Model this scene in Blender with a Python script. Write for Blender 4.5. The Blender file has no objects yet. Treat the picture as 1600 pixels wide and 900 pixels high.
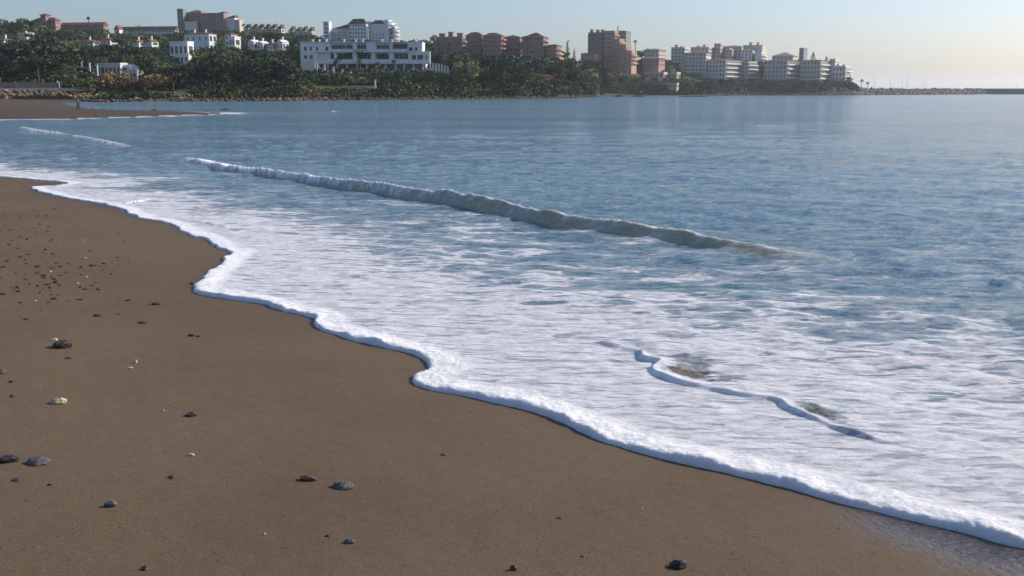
import bpy, bmesh, math, random
import numpy as np
from mathutils import Vector, Matrix

R = math.radians
random.seed(7)
RNG = np.random.default_rng(11)
C = bpy.context.scene.collection
scn = bpy.context.scene

# ------------------------------------------------------------------ camera, sky, sun
CAM_H = 3.0
F = 1600.0            # focal length in photo pixels (photo 1600 wide)
PITCH = math.atan((450 - 143) / F)
cam_d = bpy.data.cameras.new('camera')
cam = bpy.data.objects.new('camera', cam_d); C.objects.link(cam)
cam.location = (0, 0, CAM_H)
cam.rotation_euler = (R(90) - PITCH, 0, 0)
cam_d.sensor_width = 36.0
cam_d.lens = 36.0 * F / 1600.0
cam_d.clip_start = 0.1
cam_d.clip_end = 30000
scn.camera = cam

SUN_EL = 29.0
SUN_AZ = 70.0         # degrees clockwise from the viewing direction (+Y)
w = bpy.data.worlds.new('World'); scn.world = w; w.use_nodes = True
nt = w.node_tree; nt.nodes.clear()
sky = nt.nodes.new('ShaderNodeTexSky'); sky.sky_type = 'NISHITA'
sky.sun_disc = False
sky.sun_elevation = R(SUN_EL); sky.sun_rotation = R(SUN_AZ)
sky.air_density = 1.0; sky.dust_density = 1.5; sky.ozone_density = 6.0; sky.altitude = 0
bg = nt.nodes.new('ShaderNodeBackground'); bg.inputs['Strength'].default_value = 0.115
wo = nt.nodes.new('ShaderNodeOutputWorld')
tint = nt.nodes.new('ShaderNodeMix'); tint.data_type = 'RGBA'; tint.blend_type = 'MULTIPLY'; tint.inputs[0].default_value = 1; tint.inputs[7].default_value = (1.05, .955, .925, 1)
nt.links.new(sky.outputs[0], tint.inputs[6]); nt.links.new(tint.outputs[2], bg.inputs[0]); nt.links.new(bg.outputs[0], wo.inputs[0])

sd_ = bpy.data.lights.new('sun', 'SUN'); sd_.energy = 3.3; sd_.angle = R(0.5); sd_.color = (1.0, 0.93, 0.82)
sun = bpy.data.objects.new('sun', sd_); C.objects.link(sun)
sv = Vector((math.sin(R(SUN_AZ)) * math.cos(R(SUN_EL)), math.cos(R(SUN_AZ)) * math.cos(R(SUN_EL)), math.sin(R(SUN_EL))))
sun.rotation_euler = sv.to_track_quat('Z', 'Y').to_euler()
sun.location = (0, 0, 60)

scn.view_settings.view_transform = 'Standard'
scn.view_settings.look = 'None'
scn.view_settings.exposure = 0.54
scn.view_settings.gamma = 1.0
scn.view_settings.use_curve_mapping = False
scn.cycles.volume_bounces = 1
scn.cycles.max_bounces = 6

# ------------------------------------------------------------------ photo geometry -> world
cp, sp = math.cos(PITCH), math.sin(PITCH)
def ray(px, py):
    return (px - 800.0, (450 - py) * sp + F * cp, (450 - py) * cp - F * sp)
def G(px, py, z=0.0):                       # point of the plane z seen at a photo pixel
    dx, dy, dz = ray(px, py); t = (z - CAM_H) / dz
    return (dx * t, dy * t)
def P(px, py, D):                           # point at distance D (along Y)
    dx, dy, dz = ray(px, py); t = D / dy
    return (dx * t, D, CAM_H + dz * t)
def Zat(py, D): return P(800, py, D)[2]
def Xat(px, D, py=100): return P(px, py, D)[0]

# ------------------------------------------------------------------ noise (numpy)
def _h(ix, iy, s):
    n = (ix.astype(np.int64) * 374761393 + iy.astype(np.int64) * 668265263 + s * 1442695041) & 0xffffffff
    n = ((n ^ (n >> 13)) * 1274126177) & 0xffffffff
    n = n ^ (n >> 16)
    return (n & 0xffff) / 65535.0
def perlin(x, y, s=0):
    ix = np.floor(x); iy = np.floor(y); fx = x - ix; fy = y - iy
    u = fx * fx * fx * (fx * (fx * 6 - 15) + 10); v = fy * fy * fy * (fy * (fy * 6 - 15) + 10)
    def g(a, b):
        an = _h(ix + a, iy + b, s) * 2 * np.pi
        return np.cos(an) * (fx - a) + np.sin(an) * (fy - b)
    a = g(0, 0) * (1 - u) + g(1, 0) * u
    b = g(0, 1) * (1 - u) + g(1, 1) * u
    return (a * (1 - v) + b * v) * 1.5
def fbm(x, y, o=4, s=0):
    r = 0; a = 1.0; t = 0
    for k in range(o):
        r = r + a * perlin(x * 2 ** k, y * 2 ** k, s + k * 17); t += a; a *= 0.5
    return r / t
def ss(a, b, x):
    t = np.clip((x - a) / (b - a), 0, 1); return t * t * (3 - 2 * t)

def polydist(pts, X, Y, closed=False):
    """distance, signed side (+ = left of the direction of travel), arc fraction"""
    best = np.full(X.shape, 1e18); side = np.zeros(X.shape); par = np.zeros(X.shape)
    n = len(pts); segs = [(pts[i], pts[(i + 1) % n]) for i in range(n if closed else n - 1)]
    L = [math.hypot(b[0] - a[0], b[1] - a[1]) for a, b in segs]; T = sum(L); acc = 0
    for (a, b), l in zip(segs, L):
        dx, dy = b[0] - a[0], b[1] - a[1]
        ex = X - a[0]; ey = Y - a[1]
        t = np.clip((ex * dx + ey * dy) / max(l * l, 1e-9), 0, 1)
        qx = ex - t * dx; qy = ey - t * dy
        d2 = qx * qx + qy * qy
        m = d2 < best - 1e-9
        best = np.where(m, d2, best)
        side = np.where(m, dx * ey - dy * ex, side)
        par = np.where(m, (acc + t * l) / T, par)
        acc += l
    return np.sqrt(best), np.sign(side), par
def inside(pts, X, Y):
    r = np.zeros(X.shape, bool); n = len(pts)
    for i in range(n):
        x0, y0 = pts[i]; x1, y1 = pts[(i + 1) % n]
        if y0 == y1: continue
        c = ((y0 > Y) != (y1 > Y)) & (X < (x1 - x0) * (Y - y0) / (y1 - y0) + x0)
        r ^= c
    return r
def catmull(p, k=5):
    out = []
    for i in range(len(p) - 1):
        a = p[max(i - 1, 0)]; b = p[i]; c = p[i + 1]; d = p[min(i + 2, len(p) - 1)]
        for j in range(k):
            t = j / k
            out.append(tuple(0.5 * (2 * b[m] + (c[m] - a[m]) * t + (2 * a[m] - 5 * b[m] + 4 * c[m] - d[m]) * t * t + (3 * b[m] - a[m] - 3 * c[m] + d[m]) * t ** 3) for m in (0, 1)))
    out.append(p[-1]); return out

# ------------------------------------------------------------------ coast lines
EDGE = 0.10
sw_px = [(-60, 274), (0, 277), (60, 282), (104, 286), (84, 290), (47, 292), (70, 303), (130, 315), (180, 325), (213, 339), (262, 350), (290, 364),
         (325, 378), (336, 388), (361, 394), (354, 403), (344, 415), (320, 430), (304, 447), (306, 458), (340, 465),
         (400, 475), (450, 488), (486, 498), (494, 511), (530, 525), (580, 540), (640, 553), (664, 565), (668, 578),
         (652, 589), (649, 600), (670, 609), (740, 622), (800, 635), (860, 655), (920, 682), (980, 702), (1060, 722),
         (1140, 740), (1220, 760), (1300, 783), (1400, 808), (1500, 832), (1560, 848), (1600, 857), (1700, 878)]
SW = [G(x, y, EDGE) for x, y in sw_px]
x9, y9 = SW[-1]
SW += [(x9 + 1.5, y9 - 1.2), (x9 + 4, y9 - 3.2), (x9 + 9, y9 - 7.5), (x9 + 25, y9 - 24), (x9 + 120, y9 - 130)]
SWs = catmull(SW, 4)
far_px = [(0, 188), (70, 187.3), (120, 186), (200, 183.6), (270, 181), (330, 179.2), (352, 177.6), (300, 176.6), (240, 175.4), (190, 174), (140, 171), (108, 167), (93, 163), (105, 160.5),
          (150, 159.6), (200, 159.2), (300, 158.8), (400, 158.0), (500, 157.0), (600, 156.2), (700, 155.4), (800, 154.6), (870, 153.6), (925, 152.2),
          (938, 151.2), (925, 150.4), (960, 149.8), (1020, 149.4), (1085, 149.3), (1110, 149.2), (1200, 149.0), (1290, 148.9), (1335, 148.7), (1345, 148.5)]
FARC = [G(x, y, 0.0) for x, y in far_px]
COAST = list(reversed(SWs)) + [(-30, 45), (-46, 62), (-60, 85), (-60, 100)] + FARC
ex, ey = FARC[-1]
COAST += [(ex + 25, ey + 60), (ex - 20, ey + 300), (ex + 60, ey + 900), (ex + 200, ey + 3500), (-6000, 6000), (-6000, -4000), (COAST[0][0], -4000)]
COAST_FAR = list(reversed(SW)) + COAST[len(SWs):]

def coast_sd(X, Y):
    """signed distance, + inland"""
    shp = X.shape; X = X.ravel(); Y = Y.ravel(); r = np.empty(X.shape)
    near = (np.hypot(X, Y) < 48)
    for m, pl in ((near, COAST[:len(SWs) + 3]), (~near, COAST_FAR)):
        if not m.any(): continue
        d, _, _ = polydist(pl, X[m], Y[m], closed=(pl is COAST_FAR))
        r[m] = d
    ins = np.empty(X.shape, bool)
    ins[near] = inside(COAST, X[near], Y[near]); ins[~near] = inside(COAST_FAR, X[~near], Y[~near])
    r = np.where(ins, r, -r)
    return r.reshape(shp)

# ------------------------------------------------------------------ land profile
#      px     D0    z1   D2   Y2    D3   Y3
LT = [(-2500, 300, 3.2, 430, 100, 700, 60), (-800, 319, 3.2, 410, 100, 700, 45), (0, 319, 3.2, 410, 98, 700, 42), (90, 319, 3.2, 415, 102, 700, 46), (150, 319, 3.2, 420, 104, 720, 48),
      (300, 322, 3.0, 430, 104, 820, 50), (450, 342, 3.0, 440, 108, 850, 56), (560, 364, 3.6, 446, 110, 850, 62), (700, 400, 4.0, 470, 112, 850, 72),
      (800, 428, 5.0, 520, 113, 700, 95), (870, 470, 5.0, 560, 120, 740, 99), (890, 500, 4.0, 610, 118, 760, 98), (925, 600, 4.0, 700, 112, 790, 97), (940, 758, 4.0, 772, 116, 850, 100),
      (1000, 770, 5.0, 785, 118, 880, 102), (1060, 785, 4, 810, 124, 920, 106), (1100, 795, 3.5, 840, 127, 950, 108), (1200, 822, 3.5, 890, 129, 985, 110), (1300, 835, 4.0, 895, 130, 990, 118),
      (1340, 850, 4.0, 910, 135, 960, 132), (1400, 1150, 1.0, 1200, 142, 1300, 142), (3000, 1150, 1, 1200, 142, 1300, 142)]
LT = np.array(LT, float)
CAPS = []          # filled by the buildings: (px0, px1, D, depth, ybase)
def ground_z(X, Y):
    X = np.asarray(X, float); Y = np.asarray(Y, float)
    sd = coast_sd(X, Y)
    D = np.hypot(X, Y)
    sdp = np.maximum(sd, 0)
    slope = 0.10
    beach = np.where(sd > 0, EDGE + 1.5 * (1 - np.exp(-slope * sdp / 1.5)), EDGE + np.maximum(0.055 * sd, -4))
    n1 = fbm(X / 2.3, Y / 2.3, 3, 5) * 0.02 + fbm(X / 0.5, Y / 0.5, 2, 9) * 0.004
    beach = beach + n1 * np.clip(sdp / 1.5, 0, 1)
    z = beach.copy()
    far = (D > 150) & (sd > 0) & (Y > 50)
    if far.any():
        x = X[far]; y = np.maximum(Y[far], 1); s = sd[far]
        px = 800 + x / y * 1633
        c = [np.interp(px, LT[:, 0], LT[:, k]) for k in range(1, 7)]
        D0, z1, D2, Y2, D3, Y3 = c
        zz2 = CAM_H + (143 - Y2) * D2 / 1637; zz3 = CAM_H + (143 - Y3) * D3 / 1637
        Dm = y
        za = z1 + (zz2 - z1) * np.clip((Dm - D0 - 10) / np.maximum(D2 - D0 - 10, 1), 0, 1)
        zb = zz2 + (zz3 - zz2) * np.clip((Dm - D2) / (D3 - D2), 0, 1)
        zt = np.where(Dm < D2, za, zb)
        zt = zt + fbm(x / 45, y / 45, 3, 21) * 2.2 * ss(0, 60, Dm - D0)
        zt = np.where(Dm > D3, zt - (Dm - D3) * 0.02, zt)
        for (p0, p1, Db, dep, yb) in CAPS:
            m = (px > p0 - 14) & (px < p1 + 14) & (Dm > Db - 70) & (Dm < Db + dep + 12)
            if m.any():
                wgt = np.clip(1 - np.maximum(np.maximum(p0 - 4 - px, px - p1 - 4), 0) / 10, 0, 1)
                cap = CAM_H + (143 - yb) * Dm / 1637
                low = np.minimum(zt, cap); up = np.where((Dm > Db - 6), np.maximum(low, cap - 1.0), low)
                zt = np.where(m, zt * (1 - wgt) + up * wgt, zt)
        sandy = (Dm < D0)
        bank = np.where(sandy & (px < 200), 0.12 + 0.012 * s + 0.25 * ss(0, 8, s), 0.25 + 0.75 * s)
        cove = (px > 935) & (px < 1110)
        bank = np.where(cove, 0.2 + 0.10 * np.minimum(s, 20) + .9 * np.maximum(s - 20, 0), bank)
        zf = np.minimum(zt, bank)
        zf = np.where((px < 420) & (Dm < 300), np.minimum(zf, 0.12 + 0.012 * s + 0.25 * ss(0, 8, s)), zf)
        z[far] = zf
    m2 = (D > 60) & (D <= 150) & (sd > 0)
    z = np.where(m2, np.minimum(z, 0.12 + 0.012 * sdp + 0.25 * ss(0, 8, sdp)), z)
    return z, sd
def gz(x, y): 
    z, s = ground_z(np.array([float(x)]), np.array([float(y)])); return float(z[0])
def on_ground(px, py):
    z = 0.3
    for _ in range(6):
        x, y = G(px, py, z); z = gz(x, y)
    return x, y, z

# ------------------------------------------------------------------ materials
def new_mat(name):
    m = bpy.data.materials.new(name); m.use_nodes = True
    n = m.node_tree.nodes; b = n['Principled BSDF']; return m, m.node_tree, b
def N(t, k, **kw):
    n = t.nodes.new(k)
    for a, v in kw.items():
        if a in n.inputs: n.inputs[a].default_value = v
        else: setattr(n, a, v)
    return n
def simple(name, c1, c2=None, scale=1.0, rough=0.8, bump=0.0, spec=0.3, detail=4, lo=0.35, hi=0.65, bdist=0.05):
    m, t, b = new_mat(name)
    b.inputs['Roughness'].default_value = rough
    b.inputs['Specular IOR Level'].default_value = spec
    if c2 is None: c2 = tuple(v * 0.75 for v in c1)
    tc = N(t, 'ShaderNodeNewGeometry')
    nz = N(t, 'ShaderNodeTexNoise'); nz.inputs['Scale'].default_value = scale; nz.inputs['Detail'].default_value = detail
    t.links.new(tc.outputs['Position'], nz.inputs['Vector'])
    cr = N(t, 'ShaderNodeValToRGB')
    cr.color_ramp.elements[0].position = lo; cr.color_ramp.elements[0].color = (*c2, 1)
    cr.color_ramp.elements[1].position = hi; cr.color_ramp.elements[1].color = (*c1, 1)
    t.links.new(nz.outputs[0], cr.inputs[0]); t.links.new(cr.outputs[0], b.inputs['Base Color'])
    if bump:
        bp = N(t, 'ShaderNodeBump'); bp.inputs['Strength'].default_value = bump; bp.inputs['Distance'].default_value = bdist
        t.links.new(nz.outputs[0], bp.inputs['Height']); t.links.new(bp.outputs[0], b.inputs['Normal'])
    return m
M = {}
M['white'] = simple('white_plaster', (.78, .77, .75), (.66, .65, .63), 0.6)
M['offwhite'] = simple('offwhite_plaster', (.74, .67, .57), (.62, .56, .48), 0.5)
M['cream'] = simple('cream_plaster', (.62, .54, .44), (.50, .43, .35), 0.5)
M['beige'] = simple('beige_plaster', (.60, .52, .43), (.49, .42, .35), 0.5)
M['pink'] = simple('pink_plaster', (.42, .25, .21), (.33, .19, .16), 0.3)
M['red'] = simple('red_brick', (.50, .27, .22), (.38, .20, .165), 0.4)
M['orange'] = simple('terracotta_plaster', (.50, .29, .20), (.38, .22, .15), 0.4)
M['darkbrick'] = simple('dark_brick', (.38, .235, .205), (.29, .175, .155), 0.4)
M['tile'] = simple('terracotta_tiles', (.25, .10, .07), (.16, .07, .05), 0.8)
M['darktile'] = simple('dark_roof_tiles', (.13, .08, .065), (.09, .06, .05), 0.8)
M['greyroof'] = simple('grey_roof', (.24, .24, .23), (.17, .17, .16), 0.8)
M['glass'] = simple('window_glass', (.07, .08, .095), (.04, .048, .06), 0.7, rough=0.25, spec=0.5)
M['hazeglass'] = simple('hazed_window_glass', (.17, .17, .175), (.11, .115, .12), 0.7, rough=0.3)  # paler copy of the glass, distance haze put into its colour
M['brownglass'] = simple('brown_blind', (.16, .09, .05), (.10, .06, .035), 0.7)
M['greytower'] = simple('grey_green_plaster', (.25, .28, .26), (.19, .21, .2), 0.5)
M['limewall'] = simple('cream_wall', (.82, .72, .56), (.68, .58, .44), 1.2)
M['pinkwall'] = simple('pinkish_render', (.40, .28, .22), (.3, .21, .17), 0.8)
M['trunk'] = simple('tree_bark', (.12, .085, .06), (.07, .05, .035), 3)
M['palmtrunk'] = simple('palm_bark', (.22, .16, .11), (.12, .09, .06), 4)
M['metal'] = simple('grey_metal', (.35, .35, .36), (.28, .28, .29), 2, rough=0.4)
M['hull'] = simple('white_hull', (.7, .7, .7), (.6, .6, .6), 1, rough=0.3)
def leafmat(name, c, c2):
    m, t, b = new_mat(name)
    b.inputs['Roughness'].default_value = 0.7; b.inputs['Specular IOR Level'].default_value = 0.2
    g = N(t, 'ShaderNodeNewGeometry'); oi = N(t, 'ShaderNodeObjectInfo')
    nz = N(t, 'ShaderNodeTexNoise'); nz.inputs['Scale'].default_value = 0.45; nz.inputs['Detail'].default_value = 4
    t.links.new(g.outputs['Position'], nz.inputs['Vector'])
    cr = N(t, 'ShaderNodeValToRGB'); cr.color_ramp.elements[0].position = .36; cr.color_ramp.elements[1].position = .66
    cr.color_ramp.elements[0].color = (*c2, 1); cr.color_ramp.elements[1].color = (*c, 1)
    t.links.new(nz.outputs[0], cr.inputs[0])
    hs = N(t, 'ShaderNodeHueSaturation')
    mr = N(t, 'ShaderNodeMapRange'); mr.inputs['To Min'].default_value = 0.55; mr.inputs['To Max'].default_value = 2.3
    t.links.new(oi.outputs['Random'], mr.inputs['Value']); t.links.new(mr.outputs[0], hs.inputs['Value'])
    t.links.new(cr.outputs[0], hs.inputs['Color']); t.links.new(hs.outputs[0], b.inputs['Base Color'])
    return m
M['leaf'] = leafmat('dark_green_leaves', (.062, .088, .032), (.026, .042, .018))
M['leaf2'] = leafmat('olive_green_leaves', (.13, .13, .045), (.06, .068, .028))
M['leafbrown'] = leafmat('brown_leaves', (.17, .105, .045), (.085, .06, .03))
M['conifer'] = leafmat('conifer_needles', (.040, .055, .030), (.02, .03, .018))
M['palmleaf'] = leafmat('palm_fronds', (.07, .08, .03), (.04, .045, .02))

# sand
def sand_material():
    m, t, b = new_mat('wet_brown_sand')
    L = t.links.new
    g = N(t, 'ShaderNodeNewGeometry')
    n1 = N(t, 'ShaderNodeTexNoise', Scale=0.35, Detail=5.0); n2 = N(t, 'ShaderNodeTexNoise', Scale=120.0, Detail=3.0); n3 = N(t, 'ShaderNodeTexNoise', Scale=6.0, Detail=6.0)
    for n in (n1, n2, n3): L(g.outputs['Position'], n.inputs['Vector'])
    c1 = N(t, 'ShaderNodeValToRGB'); e = c1.color_ramp.elements
    e[0].position = .3; e[0].color = (.112, .077, .046, 1); e[1].position = .7; e[1].color = (.142, .099, .059, 1)
    ad = N(t, 'ShaderNodeMath', operation='ADD'); mu = N(t, 'ShaderNodeMath', operation='MULTIPLY'); mu.inputs[1].default_value = .25
    L(n3.outputs[0], mu.inputs[0]); L(n1.outputs[0], ad.inputs[0]); L(mu.outputs[0], ad.inputs[1])
    sb = N(t, 'ShaderNodeMath', operation='SUBTRACT'); sb.inputs[1].default_value = .125; L(ad.outputs[0], sb.inputs[0]); L(sb.outputs[0], c1.inputs[0])
    # grains
    gr = N(t, 'ShaderNodeValToRGB'); e = gr.color_ramp.elements; e[0].position = .34; e[0].color = (.62, .6, .6, 1); e[1].position = .62; e[1].color = (1.18, 1.18, 1.2, 1)
    L(n2.outputs[0], gr.inputs[0])
    mx = N(t, 'ShaderNodeMix', data_type='RGBA', blend_type='MULTIPLY'); mx.inputs[0].default_value = 1.0
    L(c1.outputs[0], mx.inputs[6]); L(gr.outputs[0], mx.inputs[7])
    wet = N(t, 'ShaderNodeAttribute', attribute_name='wet')
    dk = N(t, 'ShaderNodeMix', data_type='RGBA'); L(wet.outputs['Fac'], dk.inputs[0]); L(mx.outputs[2], dk.inputs[6])
    dk2 = N(t, 'ShaderNodeMix', data_type='RGBA', blend_type='MULTIPLY'); dk2.inputs[0].default_value = 1; dk2.inputs[7].default_value = (.6, .62, .66, 1)
    L(mx.outputs[2], dk2.inputs[6]); L(dk2.outputs[2], dk.inputs[7])
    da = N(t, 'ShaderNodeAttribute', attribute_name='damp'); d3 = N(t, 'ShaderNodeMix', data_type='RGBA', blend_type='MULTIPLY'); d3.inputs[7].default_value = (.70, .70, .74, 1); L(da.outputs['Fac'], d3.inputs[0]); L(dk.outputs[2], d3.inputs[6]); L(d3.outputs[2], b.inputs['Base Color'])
    rg = N(t, 'ShaderNodeMapRange'); rg.inputs['To Min'].default_value = .8; rg.inputs['To Max'].default_value = .10; L(wet.outputs['Fac'], rg.inputs['Value']); L(rg.outputs[0], b.inputs['Roughness'])
    sl = N(t, 'ShaderNodeMapRange'); sl.inputs['To Min'].default_value = .14; sl.inputs['To Max'].default_value = .6; L(wet.outputs['Fac'], sl.inputs['Value']); L(sl.outputs[0], b.inputs['Specular IOR Level'])
    bp = N(t, 'ShaderNodeBump', Strength=0.5, Distance=0.004); L(n2.outputs[0], bp.inputs['Height'])
    bp2 = N(t, 'ShaderNodeBump', Strength=0.5, Distance=0.02); L(n3.outputs[0], bp2.inputs['Height']); L(bp.outputs[0], bp2.inputs['Normal'])
    n4 = N(t, 'ShaderNodeTexNoise', Scale=17.0, Detail=3.0); L(g.outputs['Position'], n4.inputs['Vector'])
    bp3 = N(t, 'ShaderNodeBump', Distance=0.03); L(wet.outputs['Fac'], bp3.inputs['Strength']); L(n4.outputs[0], bp3.inputs['Height']); L(bp2.outputs[0], bp3.inputs['Normal'])
    L(bp3.outputs[0], b.inputs['Normal'])
    return m
M['sand'] = sand_material()
def land_material():
    m, t, b = new_mat('scrub_covered_soil'); L = t.links.new
    g = N(t, 'ShaderNodeNewGeometry')
    n1 = N(t, 'ShaderNodeTexNoise', Scale=.05, Detail=8.0, Roughness=.65); L(g.outputs['Position'], n1.inputs['Vector'])
    cr = N(t, 'ShaderNodeValToRGB'); e = cr.color_ramp.elements
    e[0].position = .38; e[0].color = (.028, .040, .016, 1); e[1].position = .68; e[1].color = (.15, .115, .06, 1)
    k = cr.color_ramp.elements.new(.52); k.color = (.060, .072, .026, 1)
    L(n1.outputs[0], cr.inputs[0])
    at = N(t, 'ShaderNodeAttribute', attribute_name='sandy')
    mx = N(t, 'ShaderNodeMix', data_type='RGBA'); L(at.outputs['Fac'], mx.inputs[0]); L(cr.outputs[0], mx.inputs[6])
    n2 = N(t, 'ShaderNodeTexNoise', Scale=.2, Detail=5.0); L(g.outputs['Position'], n2.inputs['Vector'])
    c2 = N(t, 'ShaderNodeValToRGB'); e = c2.color_ramp.elements; e[0].position = .35; e[0].color = (.075, .052, .038, 1); e[1].position = .65; e[1].color = (.13, .092, .066, 1)
    L(n2.outputs[0], c2.inputs[0]); L(c2.outputs[0], mx.inputs[7]); L(mx.outputs[2], b.inputs['Base Color'])
    b.inputs['Roughness'].default_value = .9; b.inputs['Specular IOR Level'].default_value = .1
    return m
M['land'] = land_material()
def rockmat(name, c1, c2, sc=3, rough=.8):
    return simple(name, c1, c2, sc, rough=rough, bump=.5, spec=.3, lo=.3, hi=.7)
M['rock'] = rockmat('dark_rock', (.10, .082, .065), (.035, .03, .026), .8)
M['ochre_rock'] = rockmat('ochre_rock', (.36, .24, .11), (.12, .08, .04), .8)
M['greyrock'] = rockmat('grey_rock', (.17, .145, .12), (.06, .052, .045), .5)

def water_material():
    m, t, b = new_mat('sea_water_and_foam'); L = t.links.new
    g = N(t, 'ShaderNodeNewGeometry')
    foam = N(t, 'ShaderNodeAttribute', attribute_name='foam'); silt_glow = N(t, 'ShaderNodeAttribute', attribute_name='silt_glow')
    # ripples
    mp = N(t, 'ShaderNodeMapping'); mp.inputs['Scale'].default_value = (0.38, 1.0, 1); mp.inputs['Rotation'].default_value = (0, 0, R(-6)); L(g.outputs['Position'], mp.inputs['Vector'])
    r1 = N(t, 'ShaderNodeTexNoise', Scale=2.2, Detail=7.0, Roughness=.64); r2 = N(t, 'ShaderNodeTexNoise', Scale=0.25, Detail=4.0)
    L(mp.outputs[0], r1.inputs['Vector']); L(mp.outputs[0], r2.inputs['Vector'])
    b1 = N(t, 'ShaderNodeBump', Strength=1.0, Distance=.38); L(r1.outputs[0], b1.inputs['Height'])
    b2 = N(t, 'ShaderNodeBump', Strength=1.0, Distance=.55); L(r2.outputs[0], b2.inputs['Height']); L(b1.outputs[0], b2.inputs['Normal'])
    # water body colour
    big = N(t, 'ShaderNodeTexNoise', Scale=.03, Detail=3.0); 
    mp3 = N(t, 'ShaderNodeMapping'); mp3.inputs['Scale'].default_value = (0.3, 1.6, 1); L(g.outputs['Position'], mp3.inputs['Vector']); L(mp3.outputs[0], big.inputs['Vector'])
    wc = N(t, 'ShaderNodeValToRGB'); e = wc.color_ramp.elements; e[0].position = .4; e[0].color = (.095, .190, .245, 1); e[1].position = .62; e[1].color = (.145, .255, .315, 1)
    L(big.outputs[0], wc.inputs[0])
    sm = N(t, 'ShaderNodeMix', data_type='RGBA'); L(silt_glow.outputs['Fac'], sm.inputs[0]); L(wc.outputs[0], sm.inputs[6]); sm.inputs[7].default_value = (.50, .44, .25, 1)  # silt colour, lightened to paint in the wave's backlit glow
    bed = N(t, 'ShaderNodeAttribute', attribute_name='bed'); bm_ = N(t, 'ShaderNodeMix', data_type='RGBA'); L(bed.outputs['Fac'], bm_.inputs[0]); L(sm.outputs[2], bm_.inputs[6]); bm_.inputs[7].default_value = (.17, .125, .085, 1); L(bm_.outputs[2], b.inputs['Base Color'])
    b.inputs['Roughness'].default_value = .10; b.inputs['IOR'].default_value = 1.33
    L(b2.outputs[0], b.inputs['Normal'])
    # foam mask : lace + streaks
    mp2 = N(t, 'ShaderNodeMapping'); mp2.inputs['Scale'].default_value = (0.42, 1.0, 1); mp2.inputs['Rotation'].default_value = (0, 0, R(-8)); L(g.outputs['Position'], mp2.inputs['Vector'])
    f0 = N(t, 'ShaderNodeTexNoise', Scale=2.8, Detail=10.0, Roughness=.72, Distortion=.3); L(mp2.outputs[0], f0.inputs['Vector'])
    warp = N(t, 'ShaderNodeTexNoise', Scale=3.0, Detail=3.0); L(mp2.outputs[0], warp.inputs['Vector'])
    wv = N(t, 'ShaderNodeVectorMath', operation='MULTIPLY_ADD'); wv.inputs[1].default_value = (.35, .35, .35); L(warp.outputs['Color'], wv.inputs[0]); L(mp2.outputs[0], wv.inputs[2])
    vo = N(t, 'ShaderNodeTexVoronoi', feature='DISTANCE_TO_EDGE', Scale=3.4); L(wv.outputs[0], vo.inputs['Vector'])
    lace = N(t, 'ShaderNodeMapRange'); lace.inputs['From Min'].default_value = 0; lace.inputs['From Max'].default_value = .22; lace.inputs['To Min'].default_value = .20; lace.inputs['To Max'].default_value = -.11
    L(vo.outputs['Distance'], lace.inputs['Value'])
    s1 = N(t, 'ShaderNodeMath', operation='MULTIPLY_ADD'); s1.inputs[1].default_value = 1.9; s1.inputs[2].default_value = -.95; L(f0.outputs[0], s1.inputs[0])
    s2 = N(t, 'ShaderNodeMath', operation='ADD'); L(s1.outputs[0], s2.inputs[0]); L(lace.outputs[0], s2.inputs[1])
    s3 = N(t, 'ShaderNodeMath', operation='ADD'); L(s2.outputs[0], s3.inputs[0]); L(foam.outputs['Fac'], s3.inputs[1])
    soft = N(t, 'ShaderNodeMapRange'); soft.inputs['From Min'].default_value = .10; soft.inputs['From Max'].default_value = 1.0; soft.inputs['To Max'].default_value = .66
    L(s3.outputs[0], soft.inputs['Value'])
    crisp = N(t, 'ShaderNodeMapRange', interpolation_type='SMOOTHSTEP'); crisp.inputs['From Min'].default_value = .50; crisp.inputs['From Max'].default_value = .78
    L(s3.outputs[0], crisp.inputs['Value'])
    mxm = N(t, 'ShaderNodeMath', operation='MAXIMUM'); L(soft.outputs[0], mxm.inputs[0]); L(crisp.outputs[0], mxm.inputs[1])
    # short dark troughs where the ripples part the foam
    mp4 = N(t, 'ShaderNodeMapping'); mp4.inputs['Scale'].default_value = (0.9, 4.0, 1); mp4.inputs['Rotation'].default_value = (0, 0, R(-5)); L(g.outputs['Position'], mp4.inputs['Vector'])
    dn = N(t, 'ShaderNodeTexNoise', Scale=1.9, Detail=5.0, Roughness=.6, Distortion=.4); L(mp4.outputs[0], dn.inputs['Vector'])
    dr = N(t, 'ShaderNodeMapRange', interpolation_type='SMOOTHSTEP'); dr.inputs['From Min'].default_value = .555; dr.inputs['From Max'].default_value = .60; dr.inputs['To Max'].default_value = .85; L(dn.outputs[0], dr.inputs['Value'])
    nf = N(t, 'ShaderNodeMapRange'); nf.inputs['From Min'].default_value = .8; nf.inputs['From Max'].default_value = 1.25; nf.inputs['To Min'].default_value = 1; nf.inputs['To Max'].default_value = 0; L(foam.outputs['Fac'], nf.inputs['Value'])
    dm = N(t, 'ShaderNodeMath', operation='MULTIPLY'); L(dr.outputs[0], dm.inputs[0]); L(nf.outputs[0], dm.inputs[1])
    iv = N(t, 'ShaderNodeMath', operation='SUBTRACT'); iv.inputs[0].default_value = 1; L(dm.outputs[0], iv.inputs[1])
    mask = N(t, 'ShaderNodeMath', operation='MULTIPLY', use_clamp=True); L(mxm.outputs[0], mask.inputs[0]); L(iv.outputs[0], mask.inputs[1])
    fo = N(t, 'ShaderNodeBsdfPrincipled'); fo.inputs['Roughness'].default_value = .75; fo.inputs['Specular IOR Level'].default_value = .25; fo.inputs['Subsurface Weight'].default_value = .35; fo.inputs['Subsurface Radius'].default_value = (1, 1, 1); fo.inputs['Subsurface Scale'].default_value = .05
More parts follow.
